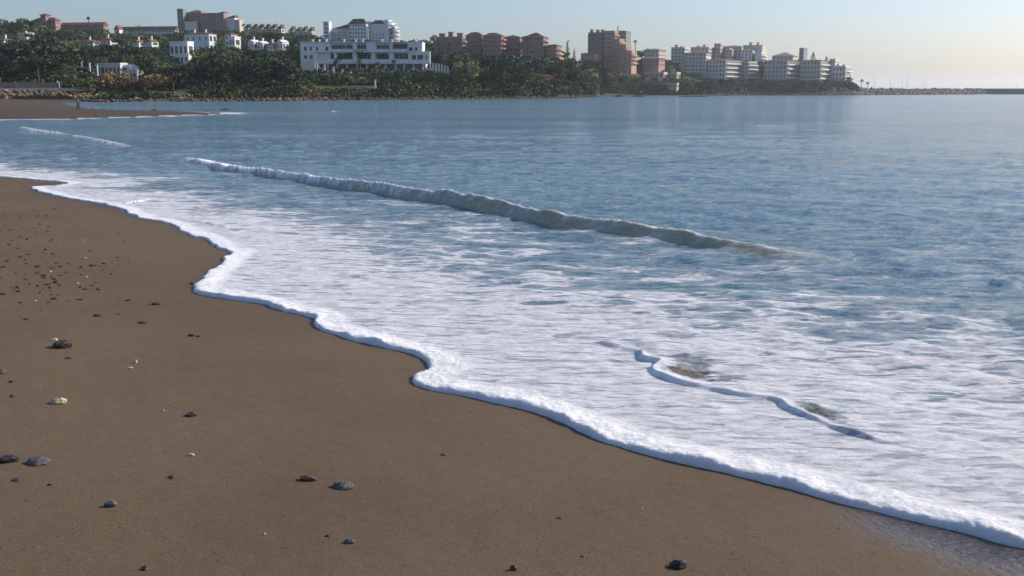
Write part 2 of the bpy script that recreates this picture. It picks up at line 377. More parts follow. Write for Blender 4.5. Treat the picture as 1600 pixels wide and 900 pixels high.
    fn = N(t, 'ShaderNodeTexNoise', Scale=11.0, Detail=8.0, Roughness=.70); L(mp2.outputs[0], fn.inputs['Vector'])
    fcr = N(t, 'ShaderNodeValToRGB'); e = fcr.color_ramp.elements; e[0].position = .34; e[0].color = (.38, .38, .41, 1); e[1].position = .56; e[1].color = (.74, .72, .73, 1)
    L(fn.outputs[0], fcr.inputs[0]); thick = N(t, 'ShaderNodeMapRange'); thick.inputs['From Min'].default_value = .95; thick.inputs['From Max'].default_value = 1.45; L(foam.outputs['Fac'], thick.inputs['Value'])
    tmx = N(t, 'ShaderNodeMix', data_type='RGBA'); L(thick.outputs[0], tmx.inputs[0]); L(fcr.outputs[0], tmx.inputs[6]); tmx.inputs[7].default_value = (.84, .82, .81, 1); L(tmx.outputs[2], fo.inputs['Base Color'])
    fb = N(t, 'ShaderNodeBump', Strength=.8, Distance=.035); L(fn.outputs[0], fb.inputs['Height'])
    fb2 = N(t, 'ShaderNodeBump', Strength=.7, Distance=.05); L(s2.outputs[0], fb2.inputs['Height']); L(fb.outputs[0], fb2.inputs['Normal'])
    L(fb2.outputs[0], fo.inputs['Normal'])
    mix = N(t, 'ShaderNodeMixShader'); L(mask.outputs[0], mix.inputs[0]); L(b.outputs[0], mix.inputs[1]); L(fo.outputs[0], mix.inputs[2])
    out = [n for n in t.nodes if n.type == 'OUTPUT_MATERIAL'][0]; L(mix.outputs[0], out.inputs['Surface'])
    return m
M['water'] = water_material()

# ------------------------------------------------------------------ mesh helpers
def link(name, me, mat=None, parent=None, loc=None):
    o = bpy.data.objects.new(name, me); C.objects.link(o)
    if mat is not None and me is not None and len(me.materials) == 0: me.materials.append(mat)
    if parent: o.parent = parent
    if loc: o.location = loc
    return o
def tag(o, label=None, cat=None, group=None, kind=None):
    if label: o['label'] = label
    if cat: o['category'] = cat
    if group: o['group'] = group
    if kind: o['kind'] = kind
    return o
def empty(name, loc): 
    o = bpy.data.objects.new(name, None); C.objects.link(o); o.location = loc; o.empty_display_size = .2; return o
def mesh_np(name, V, Fc, smooth=True):
    V = np.asarray(V, np.float32); Fc = np.asarray(Fc, np.int32); k = Fc.shape[1]
    me = bpy.data.meshes.new(name)
    me.vertices.add(len(V)); me.vertices.foreach_set('co', V.ravel())
    me.loops.add(Fc.size); me.loops.foreach_set('vertex_index', Fc.ravel())
    me.polygons.add(len(Fc)); me.polygons.foreach_set('loop_start', np.arange(0, Fc.size, k, dtype=np.int32))
    me.polygons.foreach_set('loop_total', np.full(len(Fc), k, np.int32))
    me.polygons.foreach_set('use_smooth', np.full(len(Fc), smooth))
    me.update(calc_edges=True); return me
def grid_faces(nr, nc, wrap=False):
    i = np.arange(nr - 1)[:, None]; j = np.arange(nc if wrap else nc - 1)[None, :]; j2 = (j + 1) % nc
    return np.stack([i * nc + j, i * nc + j2, (i + 1) * nc + j2, (i + 1) * nc + j], -1).reshape(-1, 4)
def set_attr(me, name, a):
    at = me.attributes.new(name, 'FLOAT', 'POINT'); at.data.foreach_set('value', np.asarray(a, np.float32).ravel())
class MB:
    def __init__(s): s.v = []; s.f = []
    def quadbox(s, x0, x1, y0, y1, z0, z1, T=None):
        b = len(s.v)
        for z in (z0, z1):
            for x, y in ((x0, y0), (x1, y0), (x1, y1), (x0, y1)): s.v.append((x, y, z))
        s.f += [tuple(b + i for i in q) for q in ((3, 2, 1, 0), (4, 5, 6, 7), (0, 1, 5, 4), (1, 2, 6, 5), (2, 3, 7, 6), (3, 0, 4, 7))]
    def hip(s, x0, x1, y0, y1, z0, z1, gable=False, ov=.5):
        x0 -= ov; x1 += ov; y0 -= ov; y1 += ov; b = len(s.v); th = .25
        cy = (y0 + y1) / 2; k = 0 if gable else min((y1 - y0) / 2, (x1 - x0) / 2.05)
        for z in (z0, z0 + th):
            for x, y in ((x0, y0), (x1, y0), (x1, y1), (x0, y1)): s.v.append((x, y, z))
        s.v += [(x0 + k, cy, z1), (x1 - k, cy, z1)]
        s.f += [tuple(b + i for i in q) for q in ((3, 2, 1, 0), (0, 1, 5, 4), (1, 2, 6, 5), (2, 3, 7, 6), (3, 0, 4, 7), (4, 5, 9, 8), (6, 7, 8, 9), (5, 6, 9), (7, 4, 8))]
    def gable_y(s, x0, x1, y0, y1, z0, z1, ov=.3):          # ridge along y: gable end to the front
        x0 -= ov; x1 += ov; y0 -= ov; y1 += ov; b = len(s.v); c = (x0 + x1) / 2
        s.v += [(x0, y0, z0), (x1, y0, z0), (c, y0, z1), (x0, y1, z0), (x1, y1, z0), (c, y1, z1)]
        s.f += [tuple(b + i for i in q) for q in ((0, 1, 2), (4, 3, 5), (1, 4, 5, 2), (3, 0, 2, 5), (0, 3, 4, 1))]
    def shed(s, x0, x1, y0, y1, z0, z1):                      # slopes up to the right
        b = len(s.v)
        s.v += [(x0, y0, z0), (x1, y0, z0), (x1, y0, z1), (x0, y1, z0), (x1, y1, z0), (x1, y1, z1)]
        s.f += [tuple(b + i for i in q) for q in ((0, 1, 2), (4, 3, 5), (1, 4, 5, 2), (3, 0, 2, 5), (0, 3, 4, 1))]
    def cyl(s, x, y, z0, z1, r0, r1, n=10):
        b = len(s.v)
        for z, r in ((z0, r0), (z1, r1)):
            for i in range(n): a = 2 * math.pi * i / n; s.v.append((x + r * math.cos(a), y + r * math.sin(a), z))
        for i in range(n): j = (i + 1) % n; s.f.append((b + i, b + j, b + n + j, b + n + i))
        s.f.append(tuple(b + n + i for i in range(n))); s.f.append(tuple(b + n - 1 - i for i in range(n)))
    def tube(s, pts, rad, n=7):
        b = len(s.v); 
        for k, p in enumerate(pts):
            p = Vector(p); q = Vector(pts[min(k + 1, len(pts) - 1)]); o = Vector(pts[max(k - 1, 0)])
            d = (q - o).normalized(); a = d.orthogonal().normalized() if abs(d.z) < .9 else Vector((1, 0, 0)); c = d.cross(a).normalized(); a = c.cross(d)
            for i in range(n): an = 2 * math.pi * i / n; s.v.append(tuple(p + (a * math.cos(an) + c * math.sin(an)) * rad[k]))
        for k in range(len(pts) - 1):
            for i in range(n): j = (i + 1) % n; s.f.append((b + k * n + i, b + k * n + j, b + (k + 1) * n + j, b + (k + 1) * n + i))
        s.f.append(tuple(b + n - 1 - i for i in range(n))); s.f.append(tuple(b + (len(pts) - 1) * n + i for i in range(n)))
    def xf(s, fn): s.v = [fn(*p) for p in s.v]; return s
    def mesh(s, name, smooth=False):
        me = bpy.data.meshes.new(name); me.from_pydata([tuple(p) for p in s.v], [], s.f)
        if smooth: me.polygons.foreach_set('use_smooth', [True] * len(me.polygons))
        me.update(); return me
    def build(s, name, mat, parent=None, loc=None, smooth=False): return link(name, s.mesh(name, smooth), mat, parent, loc)

# ------------------------------------------------------------------ buildings
_m = MB(); _m.quadbox(-.5, .5, -.5, .5, -.5, .5); 
UNIT = {}
def unit(mat):
    if mat not in UNIT:
        me = _m.mesh('window_block'); me.materials.append(M[mat]); UNIT[mat] = me
    return UNIT[mat]
BOXES = []     # visible photo rectangles kept clear of trees: x0,x1,yt,yb,D
class Bld:
    def __init__(s, name, label, D, xref, yb, cat='building', group=None):
        s.D = D; s.yb = yb; s.x0, _, s.z0 = P(xref, yb, D); s.root = empty(name, (s.x0, D, s.z0)); tag(s.root, label, cat, group); s.sc = D / 1637; s.nw = 0
    def vol(s, x0, x1, x2, yt, yb, a=12, dy=0, wall='white', roof='flat', rmat='tile', rise=None, rows=0, cols=0, sc=0, balc=False, win='glass', part='wall', side_balc=False, chim=0, frac=.12, ww=.5, wh=.5, depth=None, vis=True):
        """x0..x1 front, x1..x2 right hand side face; returns nothing, adds parts"""
        D = s.D + dy; k = D / 1637.0; ar = R(a)
        tth = (800 - (x0 + x2) / 2) / 1637.0; fw = (x1 - x0) * k / (math.cos(ar) - math.sin(ar) * tth); dep = depth if depth else max((x2 - x1) * k / max(math.sin(ar) + math.cos(ar) * tth, .12), 5.0)
        dep = min(dep, 34)
        X0, _, _ = P(x0, (yt + yb) / 2, D); zb = Zat(yb, D); zt = Zat(yt, D)
        # front-left corner is at distance D + offset so the front right corner stays at D
        org = (X0 - s.x0, dy + fw * math.sin(ar) * 0.5, zb - s.z0)
        h = zt - zb; ca, sa = math.cos(ar), math.sin(ar)
        rh = (rise if rise is not None else 3.0) * k
        hb = h - (rh if roof in ('hip', 'gable', 'gabley', 'shed') else 0)
        def T(x, y, z): return (org[0] + x * ca + y * sa, org[1] - x * sa + y * ca, org[2] + z)
        m = MB(); m.quadbox(0, fw, 0, dep, -7, hb)
        if roof == 'flat': # parapet
            m.quadbox(-.12, fw + .12, -.12, .2, hb + .003, hb + .7); m.quadbox(-.12, fw + .12, dep - .2, dep + .12, hb + .003, hb + .7)
            m.quadbox(-.12, .2, .203, dep - .203, hb + .003, hb + .7); m.quadbox(fw - .2, fw + .12, .203, dep - .203, hb + .003, hb + .7)
        m.xf(T).build(part, M[wall], s.root)
        if roof != 'flat':
            r = MB()
            if roof == 'hip': r.hip(0, fw, 0, dep, hb + .004, h)
            elif roof == 'gable': r.hip(0, fw, 0, dep, hb + .004, h, gable=True)
            elif roof == 'gabley': r.gable_y(0, fw, 0, dep, hb + .004, h)
            elif roof == 'shed': r.shed(0, fw, 0, dep, hb + .004, h)
            r.xf(T).build('roof', M[rmat], s.root)
        for c in range(chim):
            cm = MB(); cx = fw * (c + .6) / (chim + .2); cy = dep * .5
            cm.quadbox(cx - .35, cx + .35, cy - .35, cy + .35, hb - .2, h + 1.4); cm.quadbox(cx - .5, cx + .5, cy - .5, cy + .5, h + 1.403, h + 1.6)
            cm.xf(T).build('chimney', M[wall if wall != 'darkbrick' else 'orange'], s.root)
        def win_at(x, y, z, sx, sy, sz, mat, nm='window'):
            o = bpy.data.objects.new(nm, unit(mat)); C.objects.link(o); o.parent = s.root
            o.location = T(x, y, z); o.rotation_euler = (0, 0, -ar); o.scale = (sx, sy, sz); s.nw += 1
        if win == 'glass' and D > 600: win = 'hazeglass'
        if sc: sc = max(sc, int(round(dep / 4.5)))
        if roof == 'flat' and fw > 9 and dep > 5 and hb > 6:
            rr_ = random.Random(int(x0 * 7 + yt)); n_ = rr_.randint(2, 3)
            for q in range(n_):
                w_r = fw * rr_.uniform(.12, .26); xr = fw * (q + rr_.uniform(.1, .5)) / n_; hr = rr_.uniform(1.5, 3.4); rm_ = MB(); rm_.quadbox(xr, min(xr + w_r, fw - .3), dep * .25, dep * .6, hb - .1, hb + hr); rm_.quadbox(xr - .3, min(xr + w_r + .3, fw - .25), dep * .25 - .3, dep * .6 + .3, hb + hr + .003, hb + hr + .25)
                rm_.xf(T).build('roof_room', M[wall], s.root)
        if rows and cols:
            sh = hb / rows; cw = fw / cols
            for i in range(rows):
                for j in range(cols):
                    if s.nw > 96: break
                    wd = cw * ww * random.uniform(.85, 1.12); ht = sh * wh
                    if balc and (j % 2 == 0): wd = cw * .8; ht = sh * .62
                    wm = win if random.random() > .15 else 'brownglass'
                    win_at(cw * (j + .5), -.02, sh * (i + .5), wd, .12, ht, wm)
            if balc:
                for i in range(rows):
                    for j in range(0, cols, 2):
                        b = MB()
                        b.quadbox(cw * (j + .03), cw * (j + .97), -1.3, -.003, sh * i + .05, sh * i + .25)
                        b.quadbox(cw * (j + .03), cw * (j + .97), -1.3, -1.15, sh * i + .253, sh * i + 1.05)
                        b.xf(T).build('balcony', M[wall], s.root)
        if rows and sc:
            sh = hb / rows; cw = dep / sc
            for i in range(rows):
                for j in range(sc):
                    if side_balc:
                        s.nt = getattr(s, 'nt', 0) + 1
                        if s.nt > 96: break
                        win_at(fw + .02, cw * (j + .5), sh * (i + .5), .12, cw * .7, sh * .62, win, 'side_window'); s.nw -= 1; continue  # side window: dark panel flat on the wall, no recess behind it
                    if s.nw > 96: break
                    win_at(fw + .02, cw * (j + .5), sh * (i + .5), .12, cw * .6, sh * .55, win)
                if side_balc:
                    b = MB(); b.quadbox(fw + .003, fw + 1.5, .4, dep - .4, sh * i + .02, sh * i + .22); b.quadbox(fw + 1.35, fw + 1.5, .4, dep - .4, sh * i + .223, sh * i + 1.0)
                    b.xf(T).build('balcony', M['white'] if wall in ('offwhite', 'beige', 'cream', 'white') else M[wall], s.root)
        if vis: BOXES.append((x0 - 1, x2 + 1, yt, yb - (frac - .12) * (yb - yt), D))
        if yb >= s.yb - 7: CAPS.append((x0, x2, D, dep, yb))
        return T, fw, dep, h

# --- left ridge
b = Bld('hilltop_house', 'pink house with a red roofed square tower on the far left ridge', 690, 54, 46)
b.vol(50, 84, 92, 27, 46, 15, wall='pink', roof='hip', rows=2, cols=6, sc=2, rise=5)
b.vol(63, 71, 74, 20.5, 40, 15, dy=-1.5, wall='pink', roof='hip', rows=3, cols=1, sc=1, rise=3)
b = Bld('terrace_row', 'long low pink terrace with brick red roof on ridge beside the tower house', 700, 92, 49)
b.vol(92, 158, 163, 34.5, 49, 12, wall='pink', roof='gable', rmat='tile', rows=2, cols=14, sc=1, rise=5)
b = Bld('terrace_row', 'long brown roofed terrace with a white gable left of the hilltop hotel', 750, 178, 55)
b.vol(186, 270, 276, 41, 55, 10, wall='offwhite', roof='gable', rmat='darktile', rows=2, cols=16, sc=1, rise=6)
b.vol(178, 186, 188, 39, 54, 10, dy=-2, wall='white', roof='gabley', rmat='tile', rows=1, cols=1, rise=7)
for (x0, x1, x2, yt, yb, D, lab, wall, roof) in (
    (-2, 5, 9, 59, 70, 520, 'small white house at the left picture edge among dark trees', 'white', 'hip'),
    (27, 40, 46, 53, 63, 560, 'grey flat roofed house in trees below the tower house', 'offwhite', 'flat'),
    (122, 143, 150, 62, 74, 540, 'white villa with pink roof below the pink terrace', 'offwhite', 'hip'),
    (152, 170, 183, 58.5, 73, 545, 'larger white villa with sunlit right end below the pink terrace', 'offwhite', 'hip'),
    (205, 216, 222, 62, 77, 545, 'white gabled villa left of a matching one below the brown roofed terrace', 'white', 'gabley'),
    (226, 236, 243, 61, 78, 548, 'white gabled villa, right one of two under the brown roofed terrace', 'white', 'gabley')):
    b = Bld('villa', lab, D, x0, yb, 'house', 'white villas in the trees'); b.vol(x0, x1, x2, yt, yb, 25, wall=wall, roof=roof, rows=2, cols=3, sc=1, rise=4, chim=1, ww=.3, wh=.38, frac=.35)
# --- hilltop hotel
b = Bld('hilltop_hotel', 'large hilltop block of cream and dark red brick with grey tower at its left', 880, 277, 46)
b.vol(277, 286, 289, 15, 48, 15, wall='greytower', rows=8, cols=2)
b.vol(289, 314, 317, 20, 48, 15, dy=4, wall='orange', rows=6, cols=6, balc=True)
b.vol(297, 313, 316, 15.5, 20.4, 15, dy=6, wall='cream', roof='hip', rmat='greyroof', rise=3)
b.vol(311, 348, 352, 21.5, 49, 15, dy=-4, wall='darkbrick', rows=6, cols=7)
b.vol(344, 351, 354, 17.5, 30, 15, dy=-2, wall='darkbrick', roof='hip', rise=2)
b.vol(351, 366, 371, 24, 50, 20, dy=-6, wall='offwhite', roof='shed', rmat='darktile', rise=4, rows=5, cols=2, sc=2)
b.vol(368, 374, 380, 32, 50, 20, dy=-8, wall='cream', rows=4, cols=1, sc=2)
b.vol(288, 303, 306, 35, 50, 15, dy=-6, wall='offwhite', rows=3, cols=4)
grp = 'terraced houses right of the hilltop hotel'
for i in range(6):
    x = 380 + i * 10.3
    b = Bld('terraced_house', 'white terraced house with dark pitched roof on the ridge right of the hilltop hotel', 860, x, 51, 'house', grp)
    b.vol(x, x + 7.6, x + 9.6, 37 + (i % 2), 51, 18, wall='offwhite', roof='shed', rmat='darktile', rise=7, rows=1, cols=2, sc=1)
for i in range(4):
    x = 450 + i * 9.8
    b = Bld('terraced_house', 'small white terraced house with dark roof left of the upper white hotel', 870, x, 54, 'house', 'terraced houses left of the upper white hotel')
    b.vol(x, x + 7.4, x + 9.4, 40.5 + (i % 2) * 1.2, 54, 18, wall='offwhite', roof='shed', rmat='darktile', rise=7, rows=1, cols=2, sc=1)
# --- white villas, middle left
b = Bld('villa', 'big white villa with brick red roof edge above the flat roofed white villa', 560, 285, 82, 'house')
b.vol(286, 324, 336, 50.5, 82, 22, wall='white', roof='hip', rmat='tile', rise=2.5, rows=2, cols=4, sc=2, chim=2, ww=.24, wh=.3, frac=.3)
b = Bld('villa', 'flat roofed white villa with dark doorways standing just left of the big villa', 470, 263, 90, 'house')
b.vol(264, 292, 298, 67, 89, 15, wall='white', rows=1, cols=4, sc=1, ww=.5, wh=.5)
b.vol(280, 294, 297, 86.5, 99, 15, dy=-6, wall='white', rows=1, cols=2, ww=.4)
b = Bld('villa', 'stepped white villa with a pinkish left wall right of the big villa', 565, 351, 70, 'house')
b.vol(351, 361, 366, 51, 72, 25, wall='white', roof='hip', rise=3, rows=2, cols=2, sc=1)
b.vol(358, 366, 371, 59, 73, 25, dy=-4, wall='white', rows=1, cols=2, sc=1)
for i, x in enumerate((387, 401, 416, 432)):
    b = Bld('cottage', 'small white gabled cottage with chimney in the row left of the long white hotel', 560, x, 78, 'house', 'white cottages left of the long hotel')
    b.vol(x, x + 9, x + 14, 62 + (i % 3) * 2, 78, 28, wall='white', roof='gabley' if i != 2 else 'hip', rmat='tile' if i == 2 else 'white', rise=4, rows=1, cols=2, sc=2, chim=1, ww=.3, wh=.4, frac=.4)
# --- low house behind the white fence
b = Bld('beach_house', 'low grey house with a white awning wall behind the white posted fence', 398, 150, 119, 'house')
b.vol(150, 187, 189, 101, 119, 10, wall='offwhite', rows=1, cols=6, roof='flat')
b.vol(188, 200, 207, 101, 112, 25, dy=1, wall='white', roof='shed', rmat='white', rise=3, rows=1, cols=1)
b.vol(197, 212, 216, 112, 124, 15, dy=-5, wall='offwhite', rows=1, cols=3)
# --- the long white hotel
b = Bld('long_hotel', 'long white three storey hotel with deep shaded balconies above the sea bank', 446, 468, 109)
def hot(x0, x1, y0, y1, d0, d1, nm, mat):
    m = MB(); X0 = Xat(x0, 446, 90) - b.x0; X1 = Xat(x1, 446, 90) - b.x0
    m.quadbox(X0, X1, d0, d1, Zat(y1, 446) - b.z0, Zat(y0, 446) - b.z0); return m.build(nm, M[mat], b.root)
hot(469, 660, 66.5, 98, 2.2, 14, 'wall', 'white')
hot(469, 664, 98.003, 112, 3.0, 14.01, 'wall', 'white')
hot(469, 660.5, 65, 66.4, .6, 14.3, 'roof', 'white')
hot(469, 516, 67, 98, .8, 2.19, 'wall', 'white')                       # left wing
hot(637, 660, 66.8, 80, .3, 2.18, 'wall', 'white')                     # right upper wing
hot(642, 672, 80.3, 100, -.4, 2.17, 'wall', 'white')
for (x0, x1) in ((551.5, 557.5), (572.5, 587), (608.5, 614)): hot(x0, x1, 66.9, 80, .4, 2.16, 'pier', 'white')
for (x0, x1) in ((490, 497), (522, 526), (551, 558), (580, 586), (608, 615), (638, 642)): hot(x0, x1, 81, 97.8, -.2, 2.15, 'pier', 'white')
for (x0, x1) in ((497, 521.8), (526.2, 550.8), (558.2, 579.8), (586.2, 607.8), (615.2, 637.8)): hot(x0, x1, 92.5, 97.9, -.6, -.35, 'parapet', 'white')
hot(490, 642, 79.8, 82, -.7, 2.14, 'balcony_slab', 'white'); hot(490, 672.5, 98.1, 99.8, -.9, 2.9, 'balcony_slab', 'white')
for (x0, x1) in ((517, 551), (558, 572), (588, 608), (614, 636)): hot(x0, x1, 76.5, 79.7, -.6, -.4, 'parapet', 'white')
for x in (497, 511, 525, 541, 557, 572, 587, 601, 616, 630, 645, 660): hot(x, x + 1.8, 99.9, 111, -.5, 0, 'column', 'white')
hot(488, 676, 107.6, 113, -1.2, -.95, 'garden_parapet', 'white')
for (x0, x1, y0, y1) in ((517.5, 551, 70, 77), (558, 572, 70, 77), (588, 608, 70.5, 77), (614.2, 636, 70, 77), (498, 521, 84, 92), (527, 550, 84, 92), (559, 579, 85, 92), (587, 607, 85, 92), (616, 637, 84, 92)):
    n = 3
    for k in range(n):
        a0 = x0 + (x1 - x0) * (k + .06) / n; a1 = x0 + (x1 - x0) * (k + .94) / n; hot(a0, a1, y0, y1, 2.05, 2.13, 'window', 'glass')
for (x0, x1) in ((498, 510), (513, 524), (528, 540), (544, 556), (560, 571), (575, 586), (590, 600), (604, 615), (619, 629), (633, 644), (648, 658)): hot(x0, x1, 101, 107.5, 2.9, 2.98, 'window', 'glass')
for (x0, x1) in ((475, 479), (484, 487), (494, 497), (508, 513)): hot(x0, x1, 73, 79, .7, .79, 'window', 'glass')
for (x0, x1) in ((475, 479), (484, 488)): hot(x0, x1, 86, 92, .7, .79, 'window', 'glass')
for (x0, x1) in ((639, 645), (648.5, 652.5)): hot(x0, x1, 74, 79, .2, .29, 'window', 'glass')
for (x0, x1) in ((644, 650), (653, 661), (665.5, 667.5)): hot(x0, x1, 86, 93, -.5, -.41, 'window', 'brownglass' if x0 < 660 else 'glass')
hot(615, 637, 69, 70.2, -.5, 1.2, 'awning', 'tile')
for x in (487, 497, 508, 536, 554.5, 565.5, 596, 611.5, 622, 634.5):
    hot(x - 1, x + 1, 61.4, 64.97, 4, 4.8, 'chimney', 'white'); hot(x - 1.6, x + 1.6, 60.6, 61.37, 3.8, 5, 'chimney_cap', 'white')
BOXES.append((462, 676, 60, 109, 446)); CAPS.append((460, 680, 443, 16, 111))
# --- upper white hotel
b = Bld('upper_hotel', 'tall white hotel with dark slanting roofs behind the long hotel', 800, 505, 66)
b.vol(505, 514, 517, 35, 66, 14, wall='white', rows=5, cols=1)
b.vol(516, 546, 549, 37, 66, 14, dy=3, wall='white', roof='shed', rmat='darktile', rise=8, rows=5, cols=7, balc=True)
b.vol(545, 571, 574, 29, 66, 14, dy=-3, wall='white', roof='hip', rmat='darktile', rise=8, rows=5, cols=6)
b.vol(570, 582, 585, 35, 66, 14, dy=2, wall='white', rows=5, cols=3, chim=1)
b.vol(580, 600, 603, 31, 66, 14, dy=-5, wall='white', roof='hip', rmat='darktile', rise=6, rows=6, cols=4)
b.vol(600, 607, 613, 32.5, 68, 20, dy=-8, wall='white', rows=6, cols=1, sc=2, side_balc=True)
b.vol(607, 613, 619, 37, 68, 25, dy=-4, wall='white', rows=5, cols=1, sc=2, side_balc=True)
b.vol(613, 617, 623, 43, 68, 25, dy=-8, wall='white', rows=4, cols=1, sc=2, side_balc=True)
# --- red blocks
gr = 'red brick apartment blocks in the middle'
for (x0, x1, x2, yt, yb, cols, rise, lab, wall, dy) in (
    (682, 722, 727, 59, 88, 7, 1.5, 'low long red brick block with flat grey roof, leftmost of the red blocks', 'darkbrick', 0),
    (728, 752, 756, 50, 96, 5, 6, 'red brick block with hipped top, second of the red blocks', 'red', 8),
    (755, 783, 788, 51, 98, 5, 5, 'red brick block with square rooftop room, third of the red blocks', 'red', 2),
    (786, 812, 818, 54, 98, 5, 5, 'slightly lower pink brown block, fourth of the red blocks', 'pink', 10),
    (816, 849, 857, 51, 100, 6, 7, 'broadest red block with white balconies under two hipped roofs', 'red', -4),
    (855, 870, 878, 68, 99, 3, 3, 'short orange red block beside dark cypresses, rightmost of the red blocks', 'orange', -8)):
    b = Bld('apartment_block', lab, 640 + dy, x0, yb, 'apartment block', gr)
    b.vol(x0, x1, x2, yt, yb, 14, wall=wall, roof='flat' if x0 == 682 else 'hip', rmat='darktile', rise=rise, rows=int((yb - yt - rise) / 6.6), cols=cols, sc=2, balc=True, side_balc=True, frac=.42)
    if x0 in (728, 755): b.vol(x0 + 8, x0 + 19, x0 + 22, yt - .5, yt + 8, 14, dy=3, wall=wall, roof='hip', rmat='tile', rise=2, rows=1, cols=2)
    if x0 == 816: b.vol(830, 842, 845, 50, 60, 14, dy=3, wall='red', roof='hip', rmat='tile', rise=4, rows=1, cols=2)
# --- orange stepped block
b = Bld('stepped_block', 'terracotta apartment block stepping down to the right with a thin chimney', 780, 919, 98, 'apartment block')
b.vol(919, 943, 948, 52, 98, 22, dy=6, frac=.32, wall='darkbrick', rows=7, cols=5, balc=True)
b.vol(944, 960, 966, 49.5, 98, 24, dy=0, frac=.32, wall='orange', rows=7, cols=3, sc=2, side_balc=True)
b.vol(964, 978, 986, 49.5, 80, 22, dy=14, wall='greytower', rows=5, cols=3, sc=2)
b.vol(958, 968, 976, 62, 98, 26, dy=-6, frac=.32, wall='orange', rows=6, cols=2, sc=2, side_balc=True)
b.vol(968, 978, 987, 72, 99, 26, dy=-12, frac=.32, wall='orange', rows=4, cols=2, sc=2, side_balc=True)
b.vol(978, 987, 995, 82, 100, 26, dy=-18, frac=.3, wall='orange', rows=3, cols=2, sc=2, side_balc=True)
b.vol(908, 932, 940, 81, 99, 20, dy=-12, frac=.4, wall='orange', roof='hip', rise=3, rows=2, cols=5, sc=2)
cm = MB(); X, _, Z = P(967, 50, 780); cm.cyl(X - b.x0, 8, Z - b.z0 - 6, Z - b.z0 + 4.6, .45, .4); cm.build('chimney', M['greyroof'], b.root)
# --- right groups
def RB(lab, x0, x1, x2, yt, yb, D, a=26, nm='apartment_block', **k):
    b = Bld(nm, lab, D, x0, yb, 'apartment block' if nm == 'apartment_block' else 'house', k.pop('group', None)); b.vol(x0, x1, x2, yt, yb, a, **dict({'frac': .2}, **k)); return b
RB('pale low block in trees right of the terracotta stepped block', 1007, 1030, 1041, 75, 94, 860, wall='cream', rows=3, cols=4, sc=2, roof='hip', rmat='greyroof')
RB('brown hip roofed house under the pale low block', 1005, 1030, 1040, 89, 104, 835, wall='pink', nm='house', roof='hip', rows=2, cols=4, sc=2, frac=.5)
RB('plain cream slab block with flat roof beside the blue grey block', 1049, 1070, 1077, 75, 102, 940, wall='cream', rows=5, cols=4, sc=2, a=18)
RB('cream block with flat roof rising behind the blue grey block', 1080, 1108, 1120, 74.5, 100, 975, wall='cream', rows=5, cols=5, sc=2)
RB('shaded blue grey block with dark roof, leftmost big block near the right shore', 1070, 1104, 1112, 80, 118, 905, a=18, wall='offwhite', roof='hip', rmat='darktile', rows=6, cols=6, sc=2, balc=True)
b = RB('grey block with dark red roof and white sunlit balconies on its right end', 1104, 1136, 1166, 91, 127, 900, a=38, wall='offwhite', roof='hip', rmat='tile', rows=5, cols=6, sc=5, side_balc=True)
b = RB('big cream hilltop complex with uneven rooftops behind the grey blocks', 1116, 1126, 1132, 69, 96, 985, wall='beige', rows=5, cols=2, sc=1)
b.vol(1134, 1144, 1152, 75, 96, 26, dy=-4, wall='cream', roof='gabley', rmat='cream', rise=3, rows=4, cols=2, sc=2)
b.vol(1130, 1160, 1166, 70, 95, 22, dy=6, wall='beige', roof='hip', rmat='greyroof', rise=3, rows=5, cols=5)
b.vol(1158, 1176, 1183, 76, 96, 26, dy=-3, wall='white', roof='hip', rmat='greyroof', rise=3, rows=4, cols=3, sc=2, side_balc=True)
b.vol(1162, 1192, 1199, 71.5, 95, 22, dy=10, wall='beige', rows=5, cols=6, sc=2)
b.vol(1180, 1190, 1198, 83, 97, 26, dy=-8, wall='white', rows=3, cols=2, sc=3, side_balc=True)
RB('ochre block between grey blocks with sunlit cream right side', 1160, 1170, 1184, 97, 128, 915, a=40, wall='cream', roof='flat', rows=5, cols=2, sc=4, side_balc=True)
RB('beige grey block with dark hipped roof and bright balcony end behind the tall palm', 1196, 1232, 1252, 92, 129, 905, a=34, wall='beige', roof='hip', rmat='darktile', rows=5, cols=6, sc=4, side_balc=True)
b = RB('broad low roofed block with a plain square tower at its right', 1208, 1238, 1250, 80.5, 98, 975, wall='cream', roof='hip', rmat='greyroof', rows=2, cols=5, rise=7)
b.vol(1249, 1256, 1262, 76, 98, 30, dy=-6, wall='greytower', rows=4, cols=1)
RB('grey block with brown hipped roof and white balconies, last big block on the point', 1252, 1284, 1300, 92, 131, 910, a=32, wall='beige', roof='hip', rmat='darktile', rows=5, cols=6, sc=3, side_balc=True)
b = RB('stepped pale house block at the tip of the point with a box on its roof', 1302, 1322, 1334, 104, 128, 925, wall='offwhite', rows=3, cols=4, sc=3, side_balc=True)
b.vol(1296, 1305, 1311, 93, 128, 28, dy=4, wall='offwhite', rows=5, cols=2, sc=2)
for (lab, x0, x1, x2, yt, yb) in (('low white beach house left of a smaller one above the far cove', 1008, 1038, 1044, 114, 122), ('small white house beside the low beach house by the cove', 1048, 1058, 1064, 114, 122), ('white roofed beach kiosk at the edge of the far cove', 1044, 1058, 1061, 131, 138)):
    RB(lab, x0, x1, x2, yt, yb, 825 if yb < 130 else 795, nm='beach_house', wall='cream', rows=1, cols=4, sc=1)

